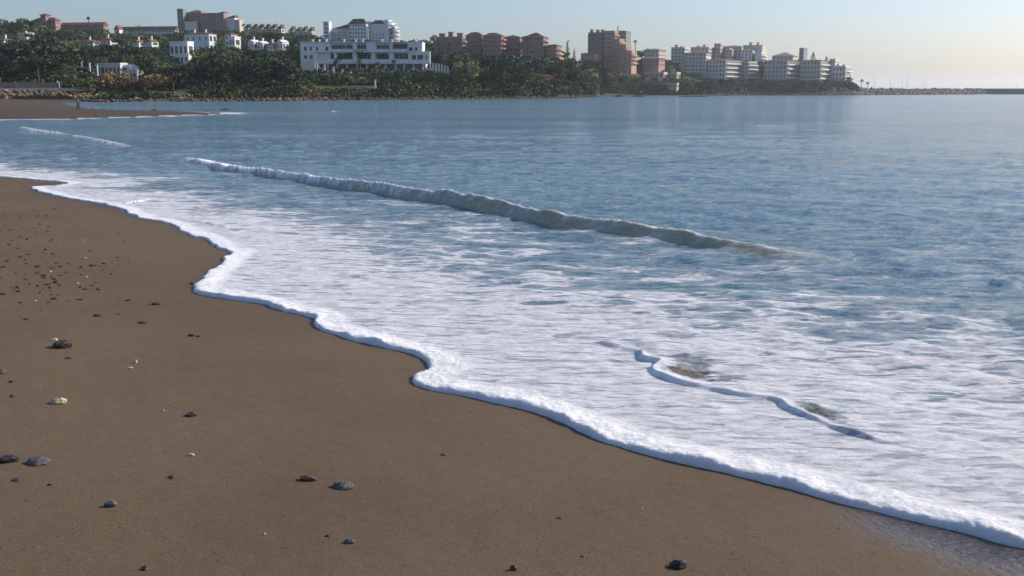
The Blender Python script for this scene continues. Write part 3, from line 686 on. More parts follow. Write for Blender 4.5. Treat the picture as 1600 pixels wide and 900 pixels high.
# ------------------------------------------------------------------ terrain meshes (polar tessellation, denser in front)
def angles(n_in, half=31.0):
    a = np.linspace(-half, half, n_in)
    left = np.concatenate([np.linspace(-180, -60, 30), np.linspace(-58, -half - .3, 40)])
    right = -left[::-1]; right = right[:-1]
    return np.radians(np.concatenate([left, a, right]))
def rows_for(d0, d1, step_px, hcam=2.6):
    """radii whose spacing follows resolving power"""
    r = [d0]
    while r[-1] < d1:
        d = r[-1]; st = min(step_px * d * d / (F * hcam), d * .04); r.append(d + max(st, .006))
    return r
AG = angles(640)
def polar(rs, A):
    rr = np.array(rs)[:, None]; return rr * np.sin(A)[None, :], rr * np.cos(A)[None, :]
rs = [.05, .5, 1, 1.6, 2.2, 2.8, 3.4] + rows_for(3.9, 205, 2.2)
rfar = [rs[-1]] + list(np.arange(rs[-1] + 3, 1100, 3.0)) + list(np.geomspace(1105, 5500, 30))
X, Y = polar(rs, AG); z, sd = ground_z(X, Y)
me = mesh_np('beach_sand', np.stack([X, Y, z], -1).reshape(-1, 3), grid_faces(*X.shape, wrap=True))
wet = ss(1.0, .25, sd + .18 * perlin(X / .3, Y / .3, 5)) * ss(1.9, 2.9, X) * (Y < 9) * ss(7.6, 6.6, Y)
wet = np.clip(wet + ss(.12, 0, sd) * .5 * (sd > -1), 0, 1)
set_attr(me, 'wet', wet)
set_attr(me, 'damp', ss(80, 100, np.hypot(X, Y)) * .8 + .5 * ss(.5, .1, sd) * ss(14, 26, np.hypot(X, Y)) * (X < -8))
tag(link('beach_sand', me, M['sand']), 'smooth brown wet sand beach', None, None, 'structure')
AF = AG[(AG > R(-75)) & (AG < R(60))]
AF = np.concatenate([np.radians(np.linspace(-100, -76, 8)), AF])
X, Y = polar(rfar, AF); zf, sdf = ground_z(X, Y)
# first row must match the beach grid height
me = mesh_np('hillside', np.stack([X, Y, zf], -1).reshape(-1, 3), grid_faces(*X.shape))
pxx = 800 + X / np.maximum(Y, 1) * 1633
sandy = ((Y < np.interp(pxx, LT[:, 0], LT[:, 1]) + 2) & (pxx < 140)) | ((pxx > 935) & (pxx < 1112) & (sdf < 21) & (Y > 650))
set_attr(me, 'sandy', sandy.astype(float))
tag(link('hillside', me, M['land']), 'scrubby green hillside behind the bay', None, None, 'structure')

# ------------------------------------------------------------------ water
def gp(l, z=0.0): return catmull([G(x, y, z) for x, y in l], 4)
BR = gp([(262, 248), (300, 257), (345, 268), (400, 275), (450, 282), (500, 291), (560, 300), (620, 309), (680, 320), (740, 331), (800, 343), (850, 353), (900, 361), (960, 368), (1040, 379), (1130, 394), (1200, 404), (1270, 411), (1345, 421)])
LIPS = [  # (polyline, height)
    (gp([(920, 535), (955, 543), (990, 548), (1000, 560), (1022, 566), (1010, 577), (1022, 590), (1060, 604), (1110, 612), (1160, 622), (1210, 628), (1228, 642), (1262, 657), (1300, 675), (1350, 690), (1400, 700), (1450, 714)], .08), .052),
    (gp([(285, 346), (320, 352), (378, 364)], .08), .035), (gp([(1500, 732), (1550, 742), (1620, 760)], .06), .0),
    (gp([(196, 322), (215, 318), (240, 312)], .08), .05), (gp([(560, 655), (640, 640)], .08), .0)]
SMALL = [(gp([(20, 201), (50, 206), (85, 211), (100, 213)]), .28), (gp([(100, 214), (130, 220), (160, 226), (195, 231)]), .26), (gp([(498, 174), (532, 175)]), .22), (gp([(1540, 447), (1590, 452)]), .09), (gp([(1340, 418), (1400, 426), (1470, 432)]), .08), (gp([(1120, 470), (1200, 478)]), .04)]
AW = angles(1350, 30.0)
rw = rows_for(3.0, 9000, .95, 3.0)
X, Y = polar(rw, AW)
D = np.hypot(X, Y)
sdw = -coast_sd(X, Y)                    # + seaward
cell = np.minimum(.95 * D * D / (F * 3.0), D * .04)
dj = sdw + (fbm(X / .9, Y / .9, 3, 3) * .10 + fbm(X / .22, Y / .22, 3, 4) * .035) * np.exp(-np.abs(sdw) / 1.5) * np.clip(D / 12, .35, 1.6)
# open sea chop
h = np.zeros(X.shape)
rr = np.random.default_rng(5)
for lam, amp in ((9, .030), (6.2, .022), (4.1, .018), (3.1, .016), (2.2, .014), (1.6, .014), (1.15, .013), (.8, .0105), (.55, .0075), (.38, .0055)):
    for q in range(3):
        th = R(-112 + rr.uniform(-42, 42)); k = 2 * math.pi / (lam * rr.uniform(.85, 1.2))
        ph = k * (X * math.cos(th) + Y * math.sin(th)) + rr.uniform(0, 6.28) + 2.2 * perlin(X / (lam * 2.5), Y / (lam * 2.5), int(lam * 10) + q)
        fade = ss(1.5, 4.0, lam / cell)
        h += (amp * .8 * (np.sin(ph) + .25 * np.sin(2 * ph)) * (0.5 + perlin(X / (lam * 5), Y / (lam * 5), 77 + q)) * fade)
rough = fbm(X / 1.0, Y / .5, 4, 31) * .05 * ss(.3, 1.0, .7 / cell)
env = ss(.3, 5, sdw) * .9 + .10
level = .092 * (1 - ss(0, 8, sdw)) + .02
h = level + (h + rough) * env
# breaker
def hump(pl, H, front, back, tz=.15, tail=.35, jitter=.1):
    d, s, t = polydist(pl, X, Y)
    s = d * s + fbm(X / 1.1, Y / 1.1, 3, 41) * jitter      # + = seaward (left of travel)
    taper = ss(0, tz, t) * np.clip((1 - t) / tail, 0, 1) ** .75
    endd = np.where((t < .001) | (t > .999), d, 0)
    taper = taper * np.exp(-endd * 3)
    prof = np.where(s < 0, 0, ss(0, front, s) * np.exp(-np.maximum(s - front, 0) / back))
    return H * taper * prof, s, t, taper
bh, bs, bt, btap = hump(BR, .33, .33, .6, .12, .11, .045)
crest = (.92 + .14 * fbm(X / 1.7, Y / 1.7, 2, 8)) * np.interp(bt, [0, .12, .15, .19, .45, .6, .8, 1], [.5, .65, .45, .65, .9, 1.1, .9, .42])
turb = (fbm(X / .13, Y / .13, 3, 61) * .04 + fbm(X / .4, Y / .4, 2, 63) * .02)
onface = ss(-.05, .1, bs) * ss(1.1, .35, bs) * btap
churn = ss(.70, .42, bt + .12 * perlin(X / 2.2, Y / 2.2, 3))                                  # broken on the left, green on the right
h += bh * crest + turb * onface * churn * ss(.02, .3, .5 / np.maximum(cell, .01) * .1 + .1)
foam = np.zeros(X.shape); silt_glow = np.zeros(X.shape)
streak0 = fbm(X / .6, Y / .6, 3, 92)
for pl, H in SMALL:
    a, s, t, tp = hump(pl, H, .35, .5, .12, .25, .06); h += a * .8 + turb * ss(-.05, .1, s) * ss(1, .3, s) * tp * (H > .1)
    foam += (1.0 + streak0 * .9) * ss(-.05, .1, s) * ss(1.1, .3, s) * tp * (H > .1); silt_glow = np.maximum(silt_glow, (H > .1) * .6 * ss(-.05, .1, s) * ss(1.2, .4, s) * tp)
# foam cover between breaker and swash edge
tt = sdw / (sdw + np.where(bs < 0, np.abs(bs), 0) + 1e-3)
dens_r = ss(-4, 4, X - (Y - 14) * .3)                        # broader foam to the right
inshore = (bs < 0) | (btap < .02)
w_ = sdw + fbm(X / 3.2, Y / 1.6, 3, 51) * 2.2
width = 3.1 + 3.6 * ss(24, 9, D) + 1.4 * dens_r * ss(24, 10, D)
cover = .55 * ss(width * 1.9, width * .7, w_) + .40 * ss(width * 1.25, width * .2, w_)
cover = np.maximum(cover, .44 * ss(15, 5, w_) * ss(42, 20, D))
cover = np.maximum(cover, .20 * ss(20, 11, w_) * ss(60, 30, D))
# foam lines drifting far along the left shore
cover = np.maximum(cover, (.22 + fbm(X / 6, Y / 2, 3, 71) * .6) * ss(12, 2, w_) * (D > 25) * (D < 110))
seaw = ss(.0, 1.2, bs) * (btap > .05)
cover = cover * (1 - seaw * .95)
foam += cover + (fbm(X / 1.9, Y / .8, 3, 55) * .62 - .07) * ss(.05, .3, cover) * ss(1.0, .7, cover)
foam = np.maximum(foam, ss(.75, .25, dj) * 1.5 * (D < 60) * (dj > -.5))
streak = fbm(X / .35 + Y * .3, Y / .35, 3, 91)
fine = fbm(X / .10, Y / .10, 2, 93)
white = ss(.06, .20, bs + .10 * streak)                       # white crest over a silty lower face, both paled as painted backlit glow
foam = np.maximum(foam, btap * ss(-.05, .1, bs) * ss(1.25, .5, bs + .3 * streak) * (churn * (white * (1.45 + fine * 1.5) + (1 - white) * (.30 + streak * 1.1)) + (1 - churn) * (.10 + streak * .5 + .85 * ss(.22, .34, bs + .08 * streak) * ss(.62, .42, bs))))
silt_glow = np.maximum(silt_glow, .85 * ss(-.1, .05, bs) * ss(.9, .3, bs) * btap)
# inner lips
bed = np.zeros(X.shape)
for pl, H in LIPS:
    if H <= 0: continue
    a, s, t, tp = hump(pl, H, .06, .5, .05, .18, .06); a = a * (.85 + .7 * fbm(X / .45, Y / .45, 2, 29)); h += a
    foam = np.maximum(foam, ss(-.04, .02, s) * ss(.26, .08, s) * tp * (1.25 + .5 * streak) * (H > .03))
    if H > .05:
        c1 = ss(.16, .26, s) * ss(.85, .45, s) * np.exp(-((t - .36) / .12) ** 2) * 1.3
        c2 = ss(.08, .14, s) * ss(.38, .2, s) * np.exp(-((t - .74) / .05) ** 2) * .9
        cc = np.clip(c1 + c2, 0, 1); foam -= cc * .95; bed = np.maximum(bed, cc); h += cc * fbm(X / .12, Y / .12, 2, 97) * .03
# swash edge: rounded foamy lip that rolls onto the sand
lipn = .8 + .55 * fbm(X / .33, Y / .33, 3, 14) + .45 * fbm(X / 1.4, Y / 1.4, 2, 15)
lip_h = .062 * np.clip(lipn, .4, 1.5) * (D < 70) * (1 - .72 * ss(11, 26, D))
lw = .06 + .04 * fbm(X / .5, Y / .5, 2, 19)
lip = np.sqrt(np.clip(1 - (1 - np.clip(dj / lw, 0, 1)) ** 2, 0, 1)) * np.exp(-(np.maximum(dj - lw, 0) / .34) ** 1.3)
h += lip * lip_h + fbm(X / .055, Y / .055, 2, 23) * .006 * ss(.8, .05, np.abs(dj)) * (D < 14)
h = np.where(dj < 0, EDGE + .012 + 6 * dj, h)
h = np.where(sdw < -.6, -1.0 - .002 * D, h)
hmin = np.where(sdw < -.6, -6, -9); 
foam = foam * (D < 160)
# drop quads that are far inland (buried water)
keepv = sdw > -1.2
Fq = grid_faces(*X.shape, wrap=True)
kv = keepv.ravel()
Fq = Fq[kv[Fq].any(axis=1)]
used = np.zeros(X.size, bool); used[Fq.ravel()] = True
idx = np.cumsum(used) - 1
V = np.stack([X, Y, h], -1).reshape(-1, 3)[used]
me = mesh_np('sea', V, idx[Fq])
set_attr(me, 'foam', foam.ravel()[used]); set_attr(me, 'bed', np.clip(bed, 0, 1).ravel()[used]); set_attr(me, 'silt_glow', np.clip(silt_glow, 0, 1).ravel()[used])
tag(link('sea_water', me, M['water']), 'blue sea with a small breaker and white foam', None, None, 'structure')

# ------------------------------------------------------------------ rocks and stones
def rock_mesh(name, seed, mat, sub=3, flat=.6, rough=.25, ang=True):
    bm = bmesh.new(); bmesh.ops.create_icosphere(bm, subdivisions=sub, radius=.5)
    r = random.Random(seed); off = Vector((r.uniform(0, 50), r.uniform(0, 50), r.uniform(0, 50)))
    from mathutils import noise as mn
    pl = [(Vector((r.gauss(0, 1), r.gauss(0, 1), r.gauss(0, 1))).normalized(), r.uniform(.30, .44)) for _ in range(9 if ang else 3)]
    for v in bm.verts:
        for n, dd in pl:
            k = v.co.dot(n)
            if k > dd: v.co -= n * (k - dd) * .9
        v.co *= 1 + rough * mn.fractal(v.co * 2.2 + off, 1, 2, 4)
        v.co.z *= flat
    me = bpy.data.meshes.new(name); bm.to_mesh(me); bm.free(); me.materials.append(mat)
    me.polygons.foreach_set('use_smooth', [not ang] * len(me.polygons)); me.update(); return me
SM = {'dark': rockmat('dark_pebble', (.06, .052, .048), (.028, .024, .022), 30, .55), 'brown': rockmat('brown_pebble', (.12, .075, .05), (.06, .04, .028), 30, .6),
      'pale': rockmat('pale_stone', (.55, .47, .32), (.38, .32, .2), 25, .6), 'grey': rockmat('grey_stone', (.125, .12, .115), (.05, .05, .052), 25, .6),
      'white': rockmat('white_shell', (.58, .53, .46), (.42, .38, .33), 40, .5), 'red': rockmat('red_pebble', (.22, .05, .03), (.12, .03, .02), 30, .6)}
SMESH = {k: [rock_mesh(k + '_stone', 100 + i * 7 + hash(k) % 1 + len(k), m, 3, .6, .2, ang=(i % 2 == 0)) for i in range(4)] for k, m in SM.items()}
def stone(px, py, wpx, hpx, col, name='pebble', label=None, group=None, rz=None, v=None, sink=.27):
    x, y, z = on_ground(px, py); D = math.hypot(x, y); k = D / 1610
    me = SMESH[col][(v if v is not None else random.randrange(4)) % 4]
    o = bpy.data.objects.new(name, me); C.objects.link(o)
    hx = wpx * k; hz = max(hpx * k * 1.0, .004)
    o.scale = (hx, hx * random.uniform(.6, .85), hz / .6)
    o.location = (x, y, z + hz * (.5 - sink)); o.rotation_euler = (0, 0, rz if rz is not None else random.uniform(-.5, .5))
    tag(o, label, 'stone' if col != 'white' else 'shell', group); return o
named = [
 (1059, 886, 32, 21, 'dark', 'stone', 'largest dark stone near the bottom edge right of centre', .3, 0),
 (802, 891, 12, 13, 'brown', 'pebble', 'small upright dark brown pebble at the bottom edge near centre', .2, 1),
 (227, 890, 13, 9, 'brown', 'pebble', 'small reddish dark pebble at the bottom edge on the left', .2, 0),
 (546, 848, 21, 9, 'grey', 'pebble', 'smooth blue grey pebble below the pair of flat stones', .1, 1),
 (512, 838, 8, 5, 'dark', 'pebble', 'tiny dark pebble just up left of the smooth grey pebble', 0, 0),
 (535, 762, 38, 14, 'grey', 'stone', 'flat grey stone with black left end, right one of the pair', 0, 1),
 (481, 750, 32, 12, 'brown', 'stone', 'flat brown stone, left one of the pair near the middle bottom', .1, 2),
 (173, 791, 19, 13, 'grey', 'stone', 'rounded grey white stone alone at lower left', .3, 3),
 (59, 724, 36, 12, 'grey', 'stone', 'pale grey flat stone right of the black stone at the left edge', 0, 1),
 (12, 721, 32, 13, 'dark', 'stone', 'black broad stone at the left picture edge', 0, 2),
 (269, 747, 14, 6, 'brown', 'pebble', 'small flat brown pebble right of the rounded grey white stone', 0, 0),
 (78, 758, 8, 4, 'dark', 'pebble', 'tiny dark pebble below the pale grey flat stone', 0, 0),
 (25, 751, 14, 4, 'dark', 'pebble', 'thin dark sliver below the black stone at the left edge', 0, 1),
 (90, 630, 25, 13, 'pale', 'stone', 'pale cream stone catching the sun on the left sand', .3, 0),
 (96, 543, 30, 15, 'dark', 'stone', 'dark stone with sunlit rim under a small white shell at the left', .2, 2),
 (86, 532, 9, 5, 'white', 'shell', 'small pinkish white shell just behind the dark rimmed stone', .6, 0),
 (106, 560, 9, 4, 'dark', 'pebble', 'tiny dark pebble just below the dark rimmed stone', 0, 0),
 (298, 650, 19, 8, 'dark', 'pebble', 'dark flat pebble alone right of the pale cream stone', 0, 2),
 (299, 525, 12, 6, 'dark', 'pebble', 'dark pebble near the middle of the sand beside a tiny one', 0, 0),
 (310, 526, 7, 3, 'brown', 'pebble', 'tiny brown pebble just right of a dark pebble in mid sand', 0, 1),
 (222, 505, 16, 4, 'dark', 'pebble', 'thin dark flake of stone above the middle of the sand', 0, 1),
 (212, 567, 6, 7, 'white', 'shell', 'small white shell fragment standing in the open left sand', 0, 0),
 (203, 575, 9, 2, 'white', 'shell', 'flat white shell fragment just below the standing one', 0, 1),
 (255, 643, 4, 4, 'white', 'shell', 'tiny white shell speck left of the dark flat pebble', 0, 1),
 (299, 712, 11, 5, 'white', 'shell', 'white flat shell chip above the small flat brown pebble', 0, 1),
 (413, 835, 6, 4, 'white', 'shell', 'tiny white shell chip in the lower sand left of the grey pebble', 0, 0),
 (1003, 796, 4, 3, 'white', 'shell', 'tiny white shell chip on the sand right of centre', 0, 0),
 (693, 711, 12, 3, 'brown', 'pebble', 'thin brown flake on open sand below the foam corner', 0, 1),
 (2, 583, 16, 7, 'grey', 'pebble', 'grey pebble half cut by the left edge above the pale stone', 0, 1),
 (17, 597, 7, 4, 'dark', 'pebble', 'small dark pebble by the left edge above the pale stone', 0, 0),
 (19, 620, 8, 4, 'dark', 'pebble', 'small dark pebble left of the pale cream stone', 0, 1),
 (41, 499, 9, 3, 'dark', 'pebble', 'small dark pebble above the left dark rimmed stone', 0, 0),
 (911, 870, 10, 3, 'dark', 'pebble', 'thin dark flake left of the largest dark stone', 0, 1),
 (874, 810, 10, 3, 'brown', 'pebble', 'thin brown flake on the lower middle sand', 0, 1),
 (243, 476, 14, 5, 'dark', 'pebble', 'dark pebble at the right end of the pebble patch', 0, 2),
 (151, 494, 12, 5, 'dark', 'pebble', 'dark pebble with pale tip at the lower end of the pebble patch', 0, 0),
 (88, 442, 9, 6, 'red', 'pebble', 'red pebble in the middle of the pebble patch', 0, 0),
 (300, 444, 9, 4, 'dark', 'pebble', 'lone dark pebble near the foam corner on the upper sand', 0, 1)]
for (px, py, wp, hp, col, nm, lab, rz, v) in named: stone(px, py, wp, hp, col, nm, lab, None, rz, v)
rs_ = random.Random(3)
def scatter(n, cx, cy, sx, sy, lab, grp, cols, smin, smax):
    k = 0
    while k < n:
        px = rs_.gauss(cx, sx); py = rs_.gauss(cy, sy)
        if px < -20 or py < 292 or py > 500 or px > 300 or (py < 330 and px > 60 + (py - 292) * 3): continue
        s = rs_.uniform(smin, smax) ** 1.0 * (py - 143) / 290
        c = rs_.choice(cols); stone(px, py, s * rs_.uniform(.9, 1.7), s * rs_.uniform(.35, .6), c, 'pebble', lab, grp); k += 1
scatter(95, 75, 428, 58, 26, 'small dark pebble lying in the pebble patch on the left sand', 'pebbles of the patch on the left sand', ['dark', 'dark', 'dark', 'brown', 'brown', 'grey'], 2.4, 6.5)
scatter(6, 90, 430, 50, 25, 'small white shell fragment lying among the dark pebbles', 'shell fragments in the pebble patch', ['white'], 2.5, 5)
scatter(60, 25, 350, 45, 30, 'tiny pebble on the upper left sand beyond the pebble patch', 'pebbles scattered on the upper left sand', ['dark', 'brown', 'brown', 'grey'], 2, 5)
# fine scattered grit on the sand, too fine to count
g = []
rg = np.random.default_rng(8)
for k in range(2600):
    px = rg.uniform(-30, 1500); py = 300 + 600 * rg.random() ** .8
    if k % 3 == 0: px = abs(rg.normal(0, 150)); py = rg.normal(400, 60)
    g.append((px, min(max(py, 292), 905)))
gx = np.array([G(a, c, .35)[0] for a, c in g]); gy = np.array([G(a, c, .35)[1] for a, c in g])
zz, sdd = ground_z(gx, gy); ok = sdd > .35
gx, gy, zz = gx[ok], gy[ok], zz[ok]
V = []; Fc = []
tet = np.array([(1, 0, 0), (-.5, .86, 0), (-.5, -.86, 0), (0, 0, .8)])
for i in range(len(gx)):
    s = rg.uniform(.002, .0055) * (1 + math.hypot(gx[i], gy[i]) / 18); a = rg.uniform(0, 6.28); ca, sa = math.cos(a), math.sin(a); b0 = len(V)
    for p in tet: V.append((gx[i] + s * 1.5 * (p[0] * ca - p[1] * sa), gy[i] + s * (p[0] * sa + p[1] * ca), zz[i] - .001 + s * p[2]))
    Fc += [(b0, b0 + 1, b0 + 3), (b0 + 1, b0 + 2, b0 + 3), (b0 + 2, b0, b0 + 3), (b0, b0 + 2, b0 + 1)]
tag(link('sand_grit', mesh_np('sand_grit', V, Fc, False), SM['brown']), 'fine dark grit scattered over the sand', 'grit', None, 'stuff')

# shore boulders
RM = {'rock': [rock_mesh('boulder', 300 + i, M['rock'], 2, .75, .25) for i in range(5)], 'ochre_rock': [rock_mesh('boulder', 320 + i, M['ochre_rock'], 2, .75, .25) for i in range(5)],
      'greyrock': [rock_mesh('boulder', 340 + i, M['greyrock'], 2, .75, .25) for i in range(5)]}
rb = random.Random(9)
def boulders(n, pxa, pxb, fn, mats, lab, grp, smin, smax):
    pts = []
    for k in range(n):
        px = pxa + (pxb - pxa) * (k + rb.random()) / n; x, y, up = fn(px); pts.append((x, y, up))
    Z, _ = ground_z(np.array([p[0] for p in pts]), np.array([p[1] for p in pts]))
    for (x, y, up), z in zip(pts, Z):
        if fn is promen: z = 0
        s = rb.uniform(smin, smax); o = bpy.data.objects.new('boulder', rb.choice(RM[rb.choice(mats)])); C.objects.link(o)
        o.scale = (s * rb.uniform(.9, 1.5), s, s * rb.uniform(.8, 1.1)); o.location = (x, y, max(z, -.2) + s * .2 + up); o.rotation_euler = (rb.uniform(-.3, .3), rb.uniform(-.3, .3), rb.uniform(0, 6))
        tag(o, lab, 'rock', grp)
far_y = np.array([p[1] for p in far_px[14:24]]); far_x = np.array([p[0] for p in far_px[14:24]])
def shore(px):
    y = float(np.interp(px, far_x, far_y)); x_, y_ = G(px, y, 0); j = rb.uniform(-.8, 2.2); return x_ * (1 + j / y_), y_ + j, 0
def promen(px):
    D = 302 + rb.uniform(0, 1) * 17; return Xat(px, D, 146), D, 1.5 + (D - 302) * .085 - max(0, px - 90) * .012
boulders(80, -10, 152, promen, ['ochre_rock', 'ochre_rock', 'greyrock'], 'yellow brown boulder heaped below the cream promenade wall', 'yellow boulders under the promenade wall', .9, 1.7)
boulders(90, 130, 480, shore, ['rock', 'greyrock', 'greyrock', 'ochre_rock'], 'dark grey boulder on the waterline below the left trees', 'boulders along the waterline at left', .9, 1.9)
boulders(90, 480, 935, shore, ['rock', 'rock', 'greyrock'], 'dark boulder on the waterline below the hotel and headland', 'boulders along the waterline of the headland', .9, 2.0)
for (px, py, wd, hh, lab) in ((243, 175, 1.7, .6, 'low dark rock on the tip of the sand spit'), (353, 171.5, 1.8, .3, 'flat dark rock awash beyond the sand spit'), (325, 175, 1.0, .25, 'small rock at the very end of the sand spit'), (968, 150.6, 7, 1.6, 'dark rock in the water off the headland tip'), (997, 151, 9, 1.2, 'longer dark rock in the water right of the headland tip'), (1085, 151, 22, 1.0, 'long flat rock awash before the far cove')):
    x, y = G(px, py + .5, 0); o = bpy.data.objects.new('sea_rock', RM['rock'][2]); C.objects.link(o); o.location = (x, y, .1); o.scale = (wd, 2.2, hh * 2); tag(o, lab, 'rock')
# small mixed rubble between the boulders
V = []; Fc = []
def add_clump(c, s, r, V, Fc):
    b0 = len(V)
    for p in ((1, 0, 0), (0, 1, 0), (-1, 0, 0), (0, -1, 0), (0, 0, 1), (0, 0, -1)):
        V.append((c[0] + s * p[0] * r.uniform(.6, 1.3), c[1] + s * p[1] * r.uniform(.6, 1.3), c[2] + s * p[2] * r.uniform(.5, 1)))
    for a, d in ((0, 1), (1, 2), (2, 3), (3, 0)): Fc.append((b0 + a, b0 + d, b0 + 4)); Fc.append((b0 + d, b0 + a, b0 + 5))
pts = []
for k in range(1500):
    px = rb.uniform(120, 935); pts.append(shore(px))
for k in range(700):
    px = rb.uniform(1095, 1345); y = float(np.interp(px, [1085, 1110, 1200, 1290, 1335, 1345], [149.3, 149.2, 149.0, 148.9, 148.7, 148.5])); x_, y_ = G(px, y, 0); j = rb.uniform(-2, 9); pts.append((x_ * (1 + j / y_), y_ + j, 0))
Z, _ = ground_z(np.array([p[0] for p in pts]), np.array([p[1] for p in pts]))
for p, z in zip(pts, Z): add_clump((p[0], p[1], max(z, 0) + .2), rb.uniform(.35, .8) * (1 if p[1] < 700 else 1.8), rb, V, Fc)
tag(link('rock_rubble', mesh_np('rock_rubble', V, Fc, False), M['rock']), 'dark rubble between the waterline boulders', 'rubble', None, 'stuff')

# ------------------------------------------------------------------ breakwater, yachts
bx0, bx1 = 1296, 1530
bw = empty('breakwater', (Xat(1400, 1180), 1180, 0)); tag(bw, 'dark rock breakwater running out to the right with a smooth outer wall', 'breakwater')
V = []; Fc = []
def bwD(px): return 880 + (min(px, 1530) - 1296) * 1.3
for k in range(2300):
    px = rb.uniform(bx0, bx1 + 4); D_ = bwD(px); u = rb.uniform(-1, 1); top = (146.3 - np.interp(px, [1296, 1345, 1420, 1500, 1530], [136, 136.5, 138.5, 137.5, 138.3])) * D_ / 1637
    zz_ = top * (1 - abs(u)) ** .8 * rb.uniform(.7, 1.0); add_clump((Xat(px, D_, 143) - bw.location[0], D_ + u * 11 - 1180, zz_), rb.uniform(1.2, 2.6), rb, V, Fc)
link('rock_armour', mesh_np('rock_armour', V, Fc, False), M['rock'], bw)['kind'] = 'stuff'
m = MB()
n = 24
for k in range(n + 1):       # solid core under the rocks
    pa = bx0 + (bx1 - bx0) * k / n; Da = bwD(pa); Xa = Xat(pa, Da, 143) - bw.location[0]
    zt = (146.3 - np.interp(pa, [1296, 1345, 1420, 1500, 1530], [137.5, 138, 140, 139, 139.5])) * Da / 1637
    m.v += [(Xa, Da - 1184, -3), (Xa, Da - 1184, zt), (Xa, Da - 1176, zt), (Xa, Da - 1176, -3)]
    if k: m.f += [(4 * k - 4 + j, 4 * k - 4 + (j + 1) % 4, 4 * k + (j + 1) % 4, 4 * k + j) for j in range(4)]
m.f += [(3, 2, 1, 0), (4 * n, 4 * n + 1, 4 * n + 2, 4 * n + 3)]
m.build('core', M['greyrock'], bw)
m = MB(); Dw = 1200; Xa = Xat(1516, Dw, 143) - bw.location[0]; Xb = Xat(2100, Dw, 143) - bw.location[0]
m.quadbox(Xa, Xb, Dw - 1180 - 3, Dw - 1180 + 4, -3, Zat(138.3, Dw)); m.quadbox(Xa, Xb, Dw - 1180 - 4.5, Dw - 1180 - 3.01, -3, Zat(142, Dw))
m.build('sea_wall', M['greyrock'], bw)
for (px, yt, lab) in ((1367, 117, 'thin grey mast, leftmost yacht behind the breakwater'), (1392, 122, 'faint short mast of the second yacht from left behind the breakwater'), (1411, 117, 'stout mast just left of the tallest one behind breakwater'), (1419, 110, 'tallest mast of the yachts behind the breakwater'), (1443, 122, 'short mast, left of the last close pair behind breakwater'), (1448, 121, 'short mast, right of the last close pair behind breakwater'), (1590, 128, 'faint lone mast near the right picture edge')):
    D_ = 1260 + rb.uniform(-8, 20); x, _, zt = P(px, yt, D_); y = empty('sailing_yacht', (x, D_, 0)); tag(y, lab, 'yacht', 'yachts moored behind the breakwater')
    mm = MB(); mm.cyl(0, 0, 1.2, zt, .20 if px in (1411, 1419) else .13, .1, 8); mm.quadbox(-1.2, 1.2, -.05, .05, zt * .6, zt * .6 + .12); mm.build('mast', M['metal'], y)
    hl = MB(); n = 9
    for i in range(n):
        t = i / (n - 1); wd = 1.7 * math.sin(math.pi * min(t * .9 + .1, 1)) ** .6 if t < 1 else .05
        for sgn, zz_ in ((-1, 1.3), (-.6, -.3), (.6, -.3), (1, 1.3)): hl.v.append((-5 + 10 * t, sgn * max(wd, .05), zz_ + (.4 * t if zz_ > 0 else 0)))
    for i in range(n - 1):
        for j in range(4): j2 = (j + 1) % 4; hl.f.append((i * 4 + j, i * 4 + j2, i * 4 + 4 + j2, i * 4 + 4 + j))
    hl.f += [(0, 1, 2, 3), (n * 4 - 1, n * 4 - 2, n * 4 - 3, n * 4 - 4)]; hl.build('hull', M['hull'], y)
    bo = MB(); bo.tube([(0, 0, 2.4), (-4.2, 0, 2.4)], [.12, .1], 6); bo.build('boom', M['metal'], y)

# ------------------------------------------------------------------ walls, fences
def wall(px0, px1, yt, yb, D, mat, lab, nm='wall', cat='wall', th=.6, dD=0):
    n = max(1, int(abs(px1 - px0) / 18)); x0 = Xat((px0 + px1) / 2, D, yt); root_z = Zat(yb, D); m = MB()
    for k in range(n):
        a = px0 + (px1 - px0) * k / n; c = px0 + (px1 - px0) * (k + 1) / n; d = D + dD * k / n
        m.quadbox(Xat(a, d, yt) - x0, Xat(c, d, yt) - x0 - .02, d - D, d - D + th, -1.5, Zat(yt, d) - root_z); m.quadbox(Xat(a, d, yt) - x0 - .05, Xat(c, d, yt) - x0 - .07, d - D - .1, d - D + th + .1, Zat(yt, d) - root_z + .003, Zat(yt, d) - root_z + .15)
    o = m.build(nm, M[mat], None, (x0, D, root_z)); tag(o, lab, cat); BOXES.append((min(px0, px1), max(px0, px1), yt, yb + 1, D)); return o
wall(-60, 148, 138.3, 142.5, 322, 'limewall', 'long cream promenade wall lit by the sun above the yellow boulders')
wall(-60, 92, 129.5, 138, 333, 'pinkwall', 'pinkish wall behind the promenade under the left trees')
wall(272, 300, 141, 149.5, 334, 'limewall', 'short cream wall beside a white lamp post near the waterline')
wall(490, 588, 134.5, 137, 384, 'offwhite', 'long low pale wall on the bank under the hotel garden')
wall(470, 492, 97, 110, 438, 'offwhite', 'short grey retaining wall at the left foot of the long hotel')
